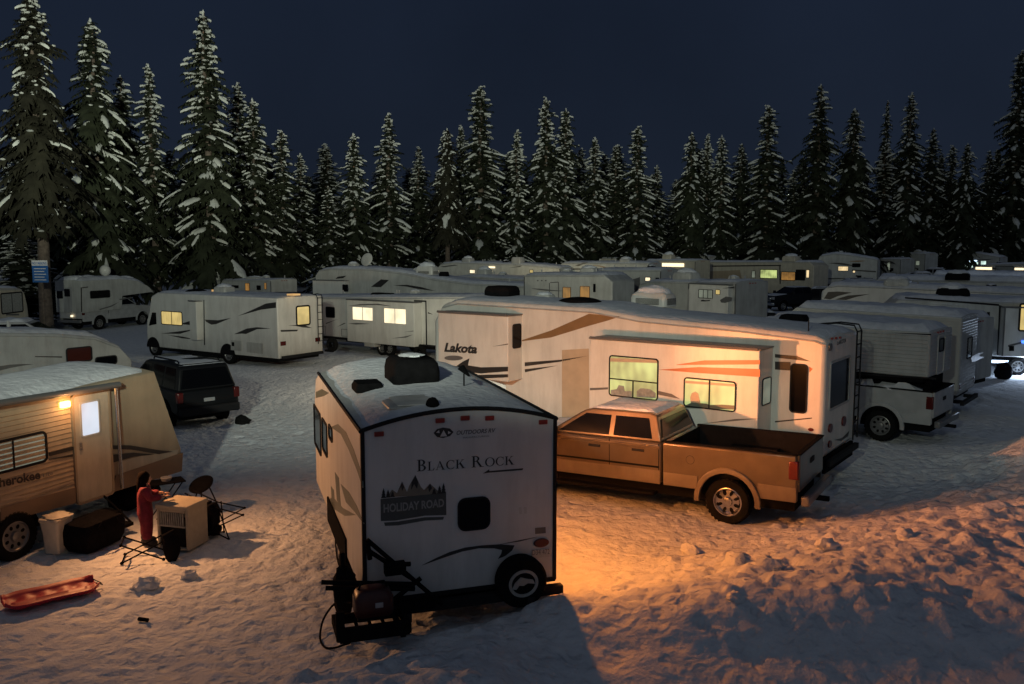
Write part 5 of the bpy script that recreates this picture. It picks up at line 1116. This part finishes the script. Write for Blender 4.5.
slide(v,v.on(733,292).x,v.on(694,292).x,1.2,v.on(712,284.5).z,.35); v.window((699,290,712.5,297.8),'litS','y',.35,r=.02,fr=.03,mull=2); v.window((716,290,720,294.2),'litY','y',.35,r=.02,fr=.02); v.decals('dark_mark',[[(701,300.2),(703,299.6),(706,300.3),(710,299.8),(710,301),(705,301.5),(701,301.4)]],'decal','y',.35); v.decals('swirl_decal',[[(720,300),(726,296.5),(732,297.5),(731,301),(725,303),(721,302.5)]],'decalg','y',.35); v.decals('stripe',[[(722,288.5),(734,286.5),(734,288)]],'decal','y',.35); axle(v,[2,2.8])
v=side_rv('travel_trailer','far trailer roof with two tiny warm windows above the tarped gear','trailer',596,92,642,90,258.5,2.5,'L',snow=.12,seed=46,m='cream'); v.window((604,262.2,607.5,264.6),'litW',r=.03,fr=.03); v.window((630,262.5,632.5,264.6),'litO',r=.03,fr=.03); axle(v,[2,3])
v=side_rv('class_c_camper','snow topped camper with one amber window behind the warm strip trailer','camper',672,98,704,95,256.5,2.5,'L',snow=.14,seed=47); v.window((688,261.3,691.5,264),'litO',r=.03,fr=.03); axle(v,[2,3])
# ---- long lit motorhome
v=side_rv('motorhome','long motorhome with bright kitchen window and curtained cab, behind the dark grey pickup','motorhome',694,88,812,78,262,2.55,'R',m='cream',snow=.12,seed=40)
v.window((760.5,270,777,278),'litG',r=.04,fr=.06); v.window((781.5,272.3,795,280),'litO',r=.04,fr=.06); v.window((752,271,755,277.5),'litS',r=.02,fr=.04); v.window((806.5,270.2,809,277.5),'litA',r=.02,fr=.04); v.window((796,270,805,280),'glass',r=.05,fr=.04)
v.decals('slide_line',[[(712,265.6),(781,264.8),(781,266),(712,266.8)],[(779.3,266),(780.5,266),(780.8,284),(779.6,284)]],'decal'); v.decals('light_panel',[[(706,271.5),(740,270),(743,285),(738,299),(706,299)]],'chplain',proud=.0); ac(v,v.on(788,262).x,.2,'cream',1.4,1,.5); MB().use('white').lathe([(.001,.4),(.2,.36),(.25,.2),(.22,0)],(v.on(772,262).x,.8,roofz(v,5,.3)),'z',12).build('satellite_dome',parent=v.root); wheel(v.root,v.on(725,300).x,.1,.45,.25,-1); wheel(v.root,v.on(790,300).x,.1,.45,.25,-1)
g=gh(27,80,False); p=D(793,78); pickup('pickup_truck','dark grey pickup with chrome grille facing us in front of the long lit motorhome',(p.x-.3,73,gh(p.x,73,False)),math.atan2(-.42,-.91),'darkpaint',wb=3.7,bed=1.7,simple=True,snow=.04)
p=D(772,43.5); wagon('parked_car','snow covered dark car whose roof and rear glass show above the long roof vent','car' and (p.x+.6,p.y+.5,0),R(172),'darkpaint',snow=.12,L=4.7,h=1.95,cat='car',rack=False)
# ---- far right row
gr_='distant campers under the trees at the right'
v=side_rv('class_c_camper','tall cab-over camper with warm window, second vehicle right of the long lit motorhome','camper',815,93,878,90,255,2.4,'L',snow=.15,seed=41,prof=[(815,262),(820,256),(835,253.5),(850,255),(872,258.5),(878,260)],group=gr_)
v.window((838.3,266.6,848,270.6),'litA',r=.04,fr=.05); v.window((852.5,263.8,860,266.8),'glass',r=.04,fr=.05); v.window((812.5+3,269,822.5,272),'glass',r=.04,fr=.05); v.window((853,270.8,855,272.5),'litA',r=.01,fr=.02); v.decals('cab_line',[[(852,269.5),(876,271),(876,272.4),(852,270.8)]],'decal'); wheel(v.root,2,-.15,.4,.25,1); wheel(v.root,5,-.15,.4,.25,1)
p=D(947,98); pickup('pickup_truck','silver pickup between the two cool lit campers at the far right',(p.x,p.y,gh(p.x,p.y,False)),math.atan2(.6,-.8),'silver',wb=3.7,bed=1.7,simple=True,snow=.12)
p=D(845,72); wagon('suv','dark suv with thick roof snow parked behind the rounded nose fifth wheel',(p.x,p.y,gh(p.x,p.y,False)),R(165),'darkpaint',snow=.15,L=4.9,h=1.85)
v=side_rv('travel_trailer','small pale trailer under the trees with a greenish lit end, in the far right row','trailer',874,104,898,101,259,2.4,'L',snow=.15,seed=42,group=gr_); v.window((886,262,889.5,271),'litC',r=.02,fr=.03) if False else v.window((872.5+4,261,880.5,263.5),'glass',r=.02,fr=.03); v.window((887.5,262,890,270),'litS',r=.02,fr=.02); axle(v,[2,2.8])
v=side_rv('truck_camper','boxy camper with cool white lit window above the snowy white pickup at the far right','camper',897,106,922,103,253.5,2.4,'L',snow=.15,seed=43,group=gr_); v.window((902.5,261,910.2,265.2),'litC',r=.02,fr=.03); v.window((916,261,919.5,265),'litS',r=.02,fr=.02); axle(v,[1.5]); ac(v,1.5,.3)
p=D(934,92); pickup('pickup_truck','white snow covered pickup parked below the camper with the cool lit window',(p.x,p.y,gh(p.x,p.y,False)),math.atan2(.2,-.98),'whitepaint',wb=3.7,bed=1.7,simple=True,snow=.14)
p=D(876,84); wagon('suv','snow topped white suv with dark windows in front of the tall cab-over camper',(p.x,p.y,gh(p.x,p.y,False)),math.atan2(.1,-.99),'whitepaint',snow=.12,L=5.2,h=1.9)
v=side_rv('truck_camper','camper with a blazing cool white awning light near the right edge of the lot','camper',955,108,1000,104,254,2.4,'L',snow=.15,seed=44,group=gr_,prof=[(955,262),(957,257),(965,255),(975,253),(1000,257)])
v.window((956.5,262,978,267.8),'litC',r=.02,fr=.03); MB().use('lampW').box(v.on(977,260).x,v.on(957,260).x,.01,.06,v.on(965,261.2).z,v.on(965,260.2).z).build('awning_lamp',parent=v.root); v.window((981,261,986,265),'litC',r=.02,fr=.02); axle(v,[2])
v=side_rv('fifth_wheel','fifth wheel with warm lit flank and dark roof box near the right edge','trailer',962,92,1050,84,263,2.5,'L',snow=.14,seed=45,prof=[(962,272),(975,267),(990,264.5),(1050,263)])
MB().use('lampA').box(v.on(992,267).x,v.on(976,267).x,.01,.05,v.on(985,269.6).z,v.on(985,267.2).z).box(v.on(1024,267).x,v.on(1015,267).x,.01,.05,v.on(1020,270).z,v.on(1020,268).z).build('lit_flank_glow',parent=v.root); v.window((996,266.5,1013,271),'frost',r=.03,fr=.06); v.decals('grey_stripe',[[(975,274),(1020,275),(1020,277),(975,276)]],'decalg'); axle(v,[3,4])  # glowing boxes added where the flank is lit warm, no lamps
# ================================================================= right hand cluster
yN=2.434; fN=Vector((math.cos(yN),math.sin(yN),0)); rN=Vector((fN.y,-fN.x,0))
c=G(879,441)+rN*1.0
NT=pickup('pickup_truck','white pickup carrying a corrugated camper, its rear wheel beside the long fifth wheel ladder',(c.x,c.y,0),yN,'whitepaint',wb=3.6,bed=2.4,wheelr=.42,simple=True)
b=MB().use('rsnow').blob((-.3,.75,1.3),(.6,.22,.26),14,6,.9,3).blob((.6,.72,1.3),(.5,.24,.3),14,6,.9,6); o=b.build('bed_load',smooth=60); o.location=c; o.rotation_euler=(0,0,yN); tag(o,'snow caught in the open rear of the white pickup bed under the camper','snow heap')
P0=c-rN*1.05-fN*1.15
v=V('truck_camper','corrugated white truck camper with thick roof snow, resting on the white pickup','camper',(P0.x,P0.y,0),yN,-1)
zt=v.uv([(932,333)])[0][1]; zb_=v.uv([(938,379)])[0][1]
body(v,2.15,[(0,zt),(4.2,zt+.02),(4.9,zt-.1),(5.3,zt-.5)],zb_,.05,'siding',.03,.22,seed=51,bottom=[(0,zb_),(2.6,zb_),(2.7,2.0),(5.3,2.05)])
corrugate(v,'corrugated_side',.05,5.0,zb_+.06,zt-.06,pitch=.10); corrugate(v,'corrugated_rear',-2.1,-1.5,zb_+.06,zt-.1,ax='x'); corrugate(v,'corrugated_rear',-.7,-.05,zb_+.06,zt-.1,ax='x')
MB().use('black').box(.05,2.5,-1.65,-.5,1.0,zb_+.02).build('lower_box',parent=v.root); v.decals('trim_line',[[(855,332),(931,333.8),(931,335.2),(855,333.3)],[(858,373),(936,377.8),(936,379.6),(858,374.8)]],'trim')  # box coloured black for the shade in the gap above the bed
v.window((.5,zb_+.15,1.2,zb_+.3),'glass','x',0,raw=True) if False else None
MB().use('white2').ring(rrect(-1.45,-.75,zb_+.0,zt-.12,.06),rrect(-1.40,-.80,zb_+.05,zt-.17,.05),'x',-.02,.01).build('door_frame',parent=v.root)
v.window((-1.3,zt-.55,-.9,zt-.25),'glass','x',-.004,raw=True,r=.04,fr=.03); 
for k in range(3): MB().use('amber').box(-.03,.01,-.7-k*.25-.04,-.7-k*.25+.04,zt-.06,zt-.02).build('marker_light',parent=v.root)
# mountain badge on the truck's bedside
b=MB().use('decalg'); 
# ---- corrugated trailer O next to it
P1=D(962,25.6)+Vector((0,0,0))
v=V('travel_trailer','corrugated white trailer with snowy roof just beyond the truck camper, rear toward us','trailer',(P1.x,P1.y,0),yN+.03,-1)
zt=v.uv([(962,318)])[0][1]; body(v,2.3,[(0,zt),(5.,zt+.1),(5.6,zt-.4)],.75,.06,'siding',.03,.2,seed=52)
corrugate(v,'corrugated_rear',-2.25,-.05,.8,zt-.1,ax='x'); v.window((-1.5,1.8,-.9,2.4),'glass','x',-.015,raw=True,r=.04); v.decals('scribble_mark',[[(971,357),(978,353),(984,352),(978,356),(984,357),(976,361),(972,362)]],'white','x',-.018); bumper(v,.5); lamps_rear(v,1.0); axle(v,[3,3.9])
x=v.root; b=MB().use('white2').tube([(.3,.05,zt-.05),(-.05,.05,zt-.5)],.04) 
# ---- big one at the right edge with underglow
v=V('travel_trailer','dark edged trailer at the right edge with an amber window and bright light glowing beneath','trailer',(23.8,33.8,0),math.atan2(.30,-.95),-1)
q=[v.uv([p])[0] for p in ((1024,318),(1001,304),(905,296))]
body(v,2.6,[(-2,q[1][1]),(8,q[1][1]+.1),(8.6,q[1][1]-.5)],.75,.06,'white2',.05,.2,seed=53)
so=.6; xa=v.uv([(1003,330)],'y',so)[0][0]; slide(v,-1.9,xa,.85,q[1][1]-.12,so); v.window((1020.5,305,1034,330),'litY','y',so,r=.03,fr=.07); MB().use('decalg').box(xa-.06,xa+.0,so-.01,so+.01,.85,q[1][1]-.12).build('slide_edge',parent=v.root)
v.decals('stripe',[[(1008,345),(1024,341),(1024,343),(1008,347)]],'decalg','y',so); v.decals('vent_cover',[[(1009,346),(1014,346),(1014,351),(1009,351)]],'black','y',so,proud=.01)
v.decals('dark_edge',[[(999,305),(1002.5,306),(1002,356),(997,355)],[(905,297),(999,304),(999,306),(905,298.5)],[(987,312),(990,312),(989,345),(986,345)]],'trim')
MB().use('lampB').box(v.uv([(1024,341)],'y',so)[0][0]-.3,v.uv([(1021.5,341)],'y',so)[0][0],so+.01,so+.04,v.uv([(1022,343)],'y',so)[0][1],v.uv([(1022,340.5)],'y',so)[0][1]).build('blue_lamp',parent=v.root)
zl=.55; MB().use('lampW').box(xa-3.2,xa+.2,-.3,-.22,.46,.60).build('strip_lamp',parent=v.root); UG=v.Mx@Vector((xa-1.2,-.1,.45)); axle(v,[2.5,3.4])
q=G(1003,379); o=MB().use('fabric').blob((0,0,.3),(.34,.3,.36),14,9,.3,2).build('rubbish_bag',smooth=60); o.location=(q.x,q.y,0); tag(o,'black rubbish bag on the snow before the glow under the right edge trailer','rubbish bag')
ac(v,v.on(957,290).x,.35,'black',1.2,.9,.45)
MB().use('rsnow').blob((v.on(957,290).x,-.9,q.z+3.4),(.7,.5,.2),12,5,.3,3,half=True).build('ac_snow',parent=v.root) if False else None
# ---- fifth wheel with rounded white nose (snow roofs at the right)
v=side_rv('fifth_wheel','snow-buried fifth wheel with rounded white nose and black swooshes behind the corrugated camper','trailer',820,45,1045,39,286,2.5,'L',m='white',snow=.2,seed=54,prof=[(820,298),(822,291),(828,286.5),(838,285),(880,286.5),(1045,294)])
v.decals('dark_swoosh',[[(824,298.5),(828,292),(838,291.5),(852,292.5),(838,296),(830,299.5)],[(835,299.5),(848,295.5),(870,294),(856,297),(846,300)]],'decal'); ac(v,v.on(895,288).x,.2,'white2',1.2,.8,.35); axle(v,[3,4])
v=side_rv('travel_trailer','long snow-blanketed trailer between the rounded nose and the right edge trailer','trailer',868,53,1090,47,(279,283),2.6,'L',m='white2',snow=.28,seed=55)
axle(v,[3,4]); v.decals('awning_line',[[(872,282.5),(1005,288),(1005,289.5),(872,284)]],'decal'); ac(v,v.on(957,284).x,.12,'black',1.3,.9,.40); 
v=side_rv('travel_trailer','snow roofed trailer lit blue-white along its top near the right edge','trailer',925,63,1120,57,(274,277),2.6,'L',m='white2',snow=.25,seed=56); axle(v,[3,4]); RB=v
# trailer between Lakota and camper: long roof snow at 760-900
v=side_rv('travel_trailer','low snow roofed trailer right behind the long fifth wheel rear vent','trailer',787,33.5,965,28.5,(310,321),2.5,'L',m='white2',snow=.22,seed=57); axle(v,[2,3]); vent(v,3,.5,'black')
# ================================================================= left background
v=V('truck_camper','white truck camper with round satellite dome, dark windows and rear door, on a white pickup','camper',(-28.3,53.2,0),1.20,+1)
A=D(83,53.5); v.root.location=(A.x,A.y,gh(A.x,A.y,False)); v.Mx=Matrix.Translation(v.root.location)@v.root.rotation_euler.to_matrix().to_4x4(); v.inv=v.Mx.inverted()
pf=[v.uv([p])[0] for p in ((83,281),(120,279),(138,281),(148,286),(155,293))]
body(v,2.2,[(0,pf[0][1])]+pf[1:],1.15,.05,'white2',.08,.22,seed=61,bottom=[(0,1.15),(pf[2][0]-1.5,1.2),(pf[2][0]-1.4,2.05),(pf[4][0],2.2)])
v.window((90.5,291,109.5,297.5),'glass',r=.05,fr=.04); v.decals('thin_line',[[(99,309),(110,306),(119,302),(112,306.5),(100,310)],[(119,299),(132,297),(132,298.3),(120,300)]],'decalg'); v.decals('slide_line',[[(80.8,287.5),(88,286.5),(88,287.5),(81.8,288.3),(82.3,312),(81.3,312)]],'decal'); 
v.decals('door_edge',[[(63.5,288),(72,287),(72.5,312),(64,313)]],'grey','x',0,proud=.01); v.window((65,289.5,69.5,296),'glass','x',-.02,r=.02); v.window((57.5,291.5,62.5,298),'glass','x',0,r=.03); v.decals('lamp_dot',[[(71,315),(73,315),(73,317),(71,317)]],'lampA','x',0,proud=.03)
for k,px in enumerate((79,98,135)): x=v.on(px,278).x; ac(v,max(.5,x),.4,'rsnow',.9,.8,.18,cap=True,name='roof_snow_mound')
x=v.on(116,275).x; MB().use('white').blob((x,.9,pf[1][1]+.55),(.34,.34,.36),16,10).tube([(x,.9,pf[1][1]),(x,.9,pf[1][1]+.3)],.12).build('satellite_dome',parent=v.root,smooth=60)
c=v.Mx@Vector((pf[2][0]*.30,1.1,0)); pickup('pickup_truck','white pickup under the camper with the satellite dome, dark side window toward us',(c.x,c.y,c.z),1.20,'whitepaint',wb=3.6,bed=2.0,simple=True)
v=side_rv('motorhome','beige motorhome at the far left edge with curtained side window and dark lower body','motorhome',-75,39,29,47,288,2.5,'R',m='cream',snow=.1,seed=62,prof=[(-75,288),(21,288.5),(24,292),(27,304),(29.5,318)],z0=.5)
v.window((1.5,293.5,22,312),'frost',r=.05,fr=.07,mull=1); MB().use('chskirt').box(0.1,v.L-.1,-.012,.01,.52,1.3).build('brown_band',parent=v.root); wheel(v.root,v.L-1.2,.1,.42,.25,-1); v.decals('dark_mark',[[(6,314),(19,313.6),(19,315.4),(6,315.6)]],'decalg')
p=D(62,38.5); pickup('pickup_truck','snow topped white pickup cab showing between the beige motorhome and the satellite dome camper',(p.x-3.5,p.y-.6,0),.25,'whitepaint',wb=3.6,bed=1.7,simple=True,snow=.12)
v=side_rv('travel_trailer','small old trailer with a tiny warm window under the trees, above the ladder motorhome','trailer',214.5,64,272,60,280,2.3,'L',m='white2',snow=.06,seed=63,gz=.0); 
v.window((221,285.3,238.5,287.6),'glass',r=.02,fr=.02); v.window((245.5,283.5,249.5,290.5),'litO',r=.02,fr=.03); v.window((257,285.8,260.6,289.6),'glass',r=.02,fr=.03); v.window((264.5,283,266.5,289),'litO',r=.01,fr=.02); vent(v,v.on(247.5,278).x,.3,'white2',1.3,.8,.15,snow=True); axle(v,[2.,2.8]); ac(v,v.on(245,285).x,.02,'cream',.01,.01,.01,cap=False) if False else None
p=D(283,54); pickup('pickup_truck','dark pickup with a canopy, half hidden behind the ladder motorhome roof',(p.x+.2,p.y+1,.35),.1,'darkpaint',wb=3.6,bed=1.9,simple=True)
t=empty('truck_canopy',(p.x+.2,p.y+1,.35),.1,'dark canopy shell closed over the dark pickup bed','canopy'); MB().use('darkpaint').prism([(-1.25,1.47),(.85,1.47),(.75,2.0),(-1.1,2.0)],'y',-.93,.93).build('shell',parent=t,bevel=.06); MB().use('glass').prism([(-.95,1.55),(.6,1.55),(.6,1.85),(-.9,1.85)],'y',-.945,-.92).build('window',parent=t)
# sign on the tree by the motorhome
p=D(43,52); p=D(43,46.5); t=empty('notice_sign',(p.x,p.y,2.2),-.1,'blue notice sign with white header fixed to the bare trunk','sign')
zs=CH-(282-248)*46.5/CF; w_=.45; t.location=(p.x,p.y,0)
MB().use('signb').box(-w_,w_,-.02,.02,zs,zs+.9).build('sign_panel',parent=t,bevel=.01); MB().use('signw').box(-w_,w_,-.026,-.018,zs+.9,zs+1.18).build('sign_header',parent=t)
b=MB().use('signw')
for k in range(5): b.box(-w_*.75,w_*(.75-.2*(k%2)),-.027,-.02,zs+.72-k*.15,zs+.76-k*.15)
b.build('sign_text_lines',parent=t)
vs,fs=text_polys('NO PARKING',.02); MB().use('signb').add([(-.42+.84*x,-.032,zs+.96+y*.14) for x,y in vs],fs).build('lettering',parent=t,smooth=0,normals=False)
MB().use('bark').tube([(0,.12,0),(0,.10,zs+1.1)],.07).build('post',parent=t)
# ================================================================= trees
T=[(28,-6,52,5,'tall brown-green conifer with a bare lower trunk at the far left, behind the blue sign',1.35),
(90,18,62,2,'dark drooping conifer with heavy snow boughs, second from the left',1.25),(120,75,74,4,'dim conifer between the drooping one and the slim snowy one',1.1),(148,64,68,3,'slim snowy conifer left of the tallest bright one',.95),
(203,10,66,0,'tallest bright snowy conifer, left of centre above the motorhome roof',1.12),(237,82,80,1,'snowy conifer close on the right of the tallest one',1.),(252,98,74,0,'full conifer with pale boughs above the small old trailer',1.0),
(281,130,76,6,'conifer with dark pointed top above the canopy pickup',.95),(300,153,84,1,'narrow short conifer right of the dark pointed one',.8),(328,186,76,4,'small dim conifer left of the pair over the satellite dish',.9),
(353,133,80,0,'greenish lit narrow conifer above the satellite dish, left of a broader one',.82),(388,113,82,3,'broad bright conifer with a crooked tip above the dish topped fifth wheel',1.25),(418,160,92,4,'dark half hidden conifer right of the broad bright one',.9),
(447,128,84,5,'brownish lit conifer with green tinge in the middle of the tree line',.78),(461,125,96,1,'thin conifer tucked left behind the highest middle one',.8),(480,86,88,6,'highest conifer in the middle of the tree line',1.15),
(517,130,88,3,'slender snowy conifer with a clear gap on its left in the middle',.85),(546,97,90,1,'tall narrow-topped conifer leading a close pair right of centre',.95),(566,108,92,0,'second of the close pair of tall conifers right of centre',.9),
(595,137,94,1,'medium conifer right of the close tall pair',.95),(616,145,98,4,'dark narrow conifer filling the gap over the tarped gear',.85),(638,126,92,6,'pointed snowy conifer with wide skirt right of centre',.95),(657,165,102,1,'short conifer before the large sky gap right of centre',.8),
(692,132,96,2,'left tree of the cluster above the warm strip trailer',.8),(708,134,100,1,'middle tree of the cluster above the warm strip trailer',.75),(722,135,98,0,'right tree of the cluster above the warm strip trailer',.75),(742,143,110,4,'thin dark tree before the round shouldered conifer',.7),
(769,105,98,6,'round shouldered dense conifer above the long lit motorhome',1.05),(794,170,104,4,'short dark conifer in the dip above the pickup with chrome grille',.8),(821,84,102,4,'conifer with a bare spindly top on the right',.95),
(855,108,104,2,'dark conifer right of the spindly topped one',.95),(888,100,118,4,'very thin sparse tree between two fuller dark conifers at the right',.5),(912,92,106,1,'tallest slim conifer of the right hand row',.9),
(934,128,108,4,'dark conifer right of the slim tallest one in the right row',.85),(953,145,110,6,'low dark conifer second from the big right edge tree',.8),(968,143,108,2,'dark conifer standing against the big right edge tree',.8),(990,150,112,4,'dim conifer half behind the big right edge tree',.8),
(1022,50,113,6,'big dark conifer cut by the right edge of the view',1.2)]
random.seed(11)
for i,(px,yt,d,pr_,lb,ws) in enumerate(T): plant_tree(px,yt,d,pr_,lb,(ws*1.18 if d>76 else ws) if ws<1.2 else 1.15)
for i,px in enumerate(range(2,1036,15)):
    plant_tree(px+random.uniform(-8,8),random.uniform(142,200) if px>60 else random.uniform(130,180),random.uniform(112,128) if px>180 else random.uniform(84,96),random.choice([1,4,0,6,2,3]),'dark conifer half hidden in the back row of the forest',random.uniform(1.2,1.6),'back row of dark conifers')
# filler conifers, low young ones by the sign
for px,yt,d,lb in ((20,232,56,'young snow-laden conifer above the beige motorhome at the left edge'),): plant_tree(px,yt,d,1,lb,1.5,'young conifers')
for n in PROTO:
    if n.location.z<-50:
        for c in list(n.children): bpy.data.objects.remove(c)
        bpy.data.objects.remove(n)
# ================================================================= light
w=bpy.data.worlds.new('World'); sc.world=w; w.use_nodes=True; nt=w.node_tree; bg=nt.nodes['Background']
tc=nt.nodes.new('ShaderNodeTexCoord'); sp=nt.nodes.new('ShaderNodeSeparateXYZ'); cr=nt.nodes.new('ShaderNodeValToRGB')
nt.links.new(tc.outputs['Generated'],sp.inputs[0]); nt.links.new(sp.outputs['Z'],cr.inputs['Fac']); wn=nt.nodes.new('ShaderNodeTexNoise'); wn.inputs['Scale'].default_value=2.2; wn.inputs['Detail'].default_value=5; nt.links.new(tc.outputs['Generated'],wn.inputs['Vector'])
wm=nt.nodes.new('ShaderNodeMapRange'); wm.inputs[1].default_value=.3; wm.inputs[2].default_value=.7; wm.inputs[3].default_value=.82; wm.inputs[4].default_value=1.22; nt.links.new(wn.outputs['Fac'],wm.inputs[0])
wx=nt.nodes.new('ShaderNodeVectorMath'); wx.operation='SCALE'; nt.links.new(cr.outputs['Color'],wx.inputs[0]); nt.links.new(wm.outputs[0],wx.inputs['Scale']); nt.links.new(wx.outputs[0],bg.inputs['Color'])
e=cr.color_ramp.elements; e[0].position=0; e[0].color=(.0105,.0155,.0270,1); e[1].position=.45; e[1].color=(.0075,.0125,.0265,1); bg.inputs['Strength'].default_value=1.0
def light(name,kind,loc,energy,col,size=.1,rot=None):
    l=bpy.data.lights.new(name,kind); l.energy=energy; l.color=col
    o=bpy.data.objects.new(name,l); COL.objects.link(o); o.location=loc
    if kind=='SUN': l.angle=size
    else: l.shadow_soft_size=size
    if rot: o.rotation_euler=rot
    return o
light('sky_glow','SUN',(0,0,50),.125,(.86,.93,1.0),R(110),(R(48),R(-8),0))
def ramp(o,pts,mode='z',col=None):
    """shape a lamp's beam by elevation, as a real luminaire's optics do"""
    l=o.data; l.use_nodes=True; n=l.node_tree; em=n.nodes['Emission']; t=n.nodes.new('ShaderNodeTexCoord'); s=n.nodes.new('ShaderNodeSeparateXYZ'); c=n.nodes.new('ShaderNodeValToRGB')
    n.links.new(t.outputs['Normal'],s.inputs[0]); mr=n.nodes.new('ShaderNodeMapRange'); mr.inputs[1].default_value=-1; mr.inputs[2].default_value=1
    n.links.new(s.outputs['Z'],mr.inputs[0]); n.links.new(mr.outputs[0],c.inputs['Fac'])
    el=c.color_ramp.elements; el[0].position=(pts[0][0]+1)/2; el[0].color=(pts[0][1],)*3+(1,); el[1].position=(pts[-1][0]+1)/2; el[1].color=(pts[-1][1],)*3+(1,)
    for z,v_ in pts[1:-1]: k=el.new((z+1)/2); k.color=(v_,v_,v_,1)
    n.links.new(c.outputs['Color'],em.inputs['Strength']); return o
L1=light('porch_lamp_orange','POINT',BRL,430,(1,.30,.05),.04)
ramp(L1,[(-1,.7),(-.6,1),(.3,1.),(1,.2)])
L2=light('door_lamp_orange','POINT',BRL2,2700,(1,.32,.11),.04)
ramp(L2,[(-1,.04),(-.8,.06),(-.5,.10),(-.3,.32),(-.17,.85),(-.1,1),(.2,1),(1,.1)])
n=L2.data.node_tree; em=n.nodes['Emission']; cz=[x for x in n.nodes if x.type=='VALTORGB'][0]; sx=[x for x in n.nodes if x.type=='SEPXYZ'][0]
fr=n.nodes.new('ShaderNodeMapRange'); fr.interpolation_type='SMOOTHSTEP'; fr.inputs[1].default_value=.72; fr.inputs[2].default_value=.97; fr.inputs[3].default_value=.165; fr.inputs[4].default_value=1
n.links.new(sx.outputs['X'],fr.inputs[0]); mm=n.nodes.new('ShaderNodeMath'); mm.operation='MULTIPLY'; n.links.new(fr.outputs[0],mm.inputs[0]); n.links.new(cz.outputs['Color'],mm.inputs[1]); n.links.new(mm.outputs[0],em.inputs['Strength'])
CL=light('porch_lamp_warm','POINT',CHL,540,(1,.43,.16),.04)
def beam(o,axis,pts):
    ramp(o,pts); n=o.data.node_tree; sx=[x for x in n.nodes if x.type=='SEPXYZ'][0]; tc=[x for x in n.nodes if x.type=='TEX_COORD'][0]; mr=[x for x in n.nodes if x.type=='MAP_RANGE'][0]
    d=n.nodes.new('ShaderNodeVectorMath'); d.operation='DOT_PRODUCT'; d.inputs[1].default_value=Vector(axis).normalized(); n.links.new(tc.outputs['Normal'],d.inputs[0]); n.links.new(d.outputs['Value'],mr.inputs[0])
beam(CL,(math.sin(yaw_ch),-math.cos(yaw_ch),-.35),[(-1,.015),(0,.02),(.2,.07),(.55,.35),(.85,1.)])
FL=light('floodlight','POINT',(-4,-4,9),10000,(.94,1.0,.80),.25)
ramp(FL,[(-.42,0),(-.36,.0),(-.30,.12),(-.2,.08),(-.10,.16),(-.04,.52),(.02,1.0)])
n=FL.data.node_tree; em=n.nodes['Emission']; cz=[x for x in n.nodes if x.type=='VALTORGB'][0]; sx=[x for x in n.nodes if x.type=='SEPXYZ'][0]
fr=n.nodes.new('ShaderNodeMapRange'); fr.interpolation_type='SMOOTHSTEP'; fr.inputs[1].default_value=.12; fr.inputs[2].default_value=.48; fr.inputs[3].default_value=1; fr.inputs[4].default_value=.24
n.links.new(sx.outputs['X'],fr.inputs[0]); mm=n.nodes.new('ShaderNodeMath'); mm.operation='MULTIPLY'; n.links.new(fr.outputs[0],mm.inputs[0]); n.links.new(cz.outputs['Color'],mm.inputs[1]); m2=n.nodes.new('ShaderNodeMath'); m2.operation='MULTIPLY'; m2.inputs[1].default_value=12.; n.links.new(mm.outputs[0],m2.inputs[0]); n.links.new(m2.outputs[0],em.inputs['Strength'])
light('hidden_lot_lamp','POINT',(-2.6,31.5,2.7),520,(1,.86,.6),.1)
UGl=light('under_trailer_lamp','POINT',UG,300,(.6,.75,1),.1)
q=D(515,61,3.9); light('lot_lamp_middle','POINT',(q.x,q.y,4.2),220,(1,.82,.5),.1)
q=D(1000,54,5.5); light('lot_lamp_right','POINT',(q.x+1,q.y,4.7),140,(.6,.75,1),.1)
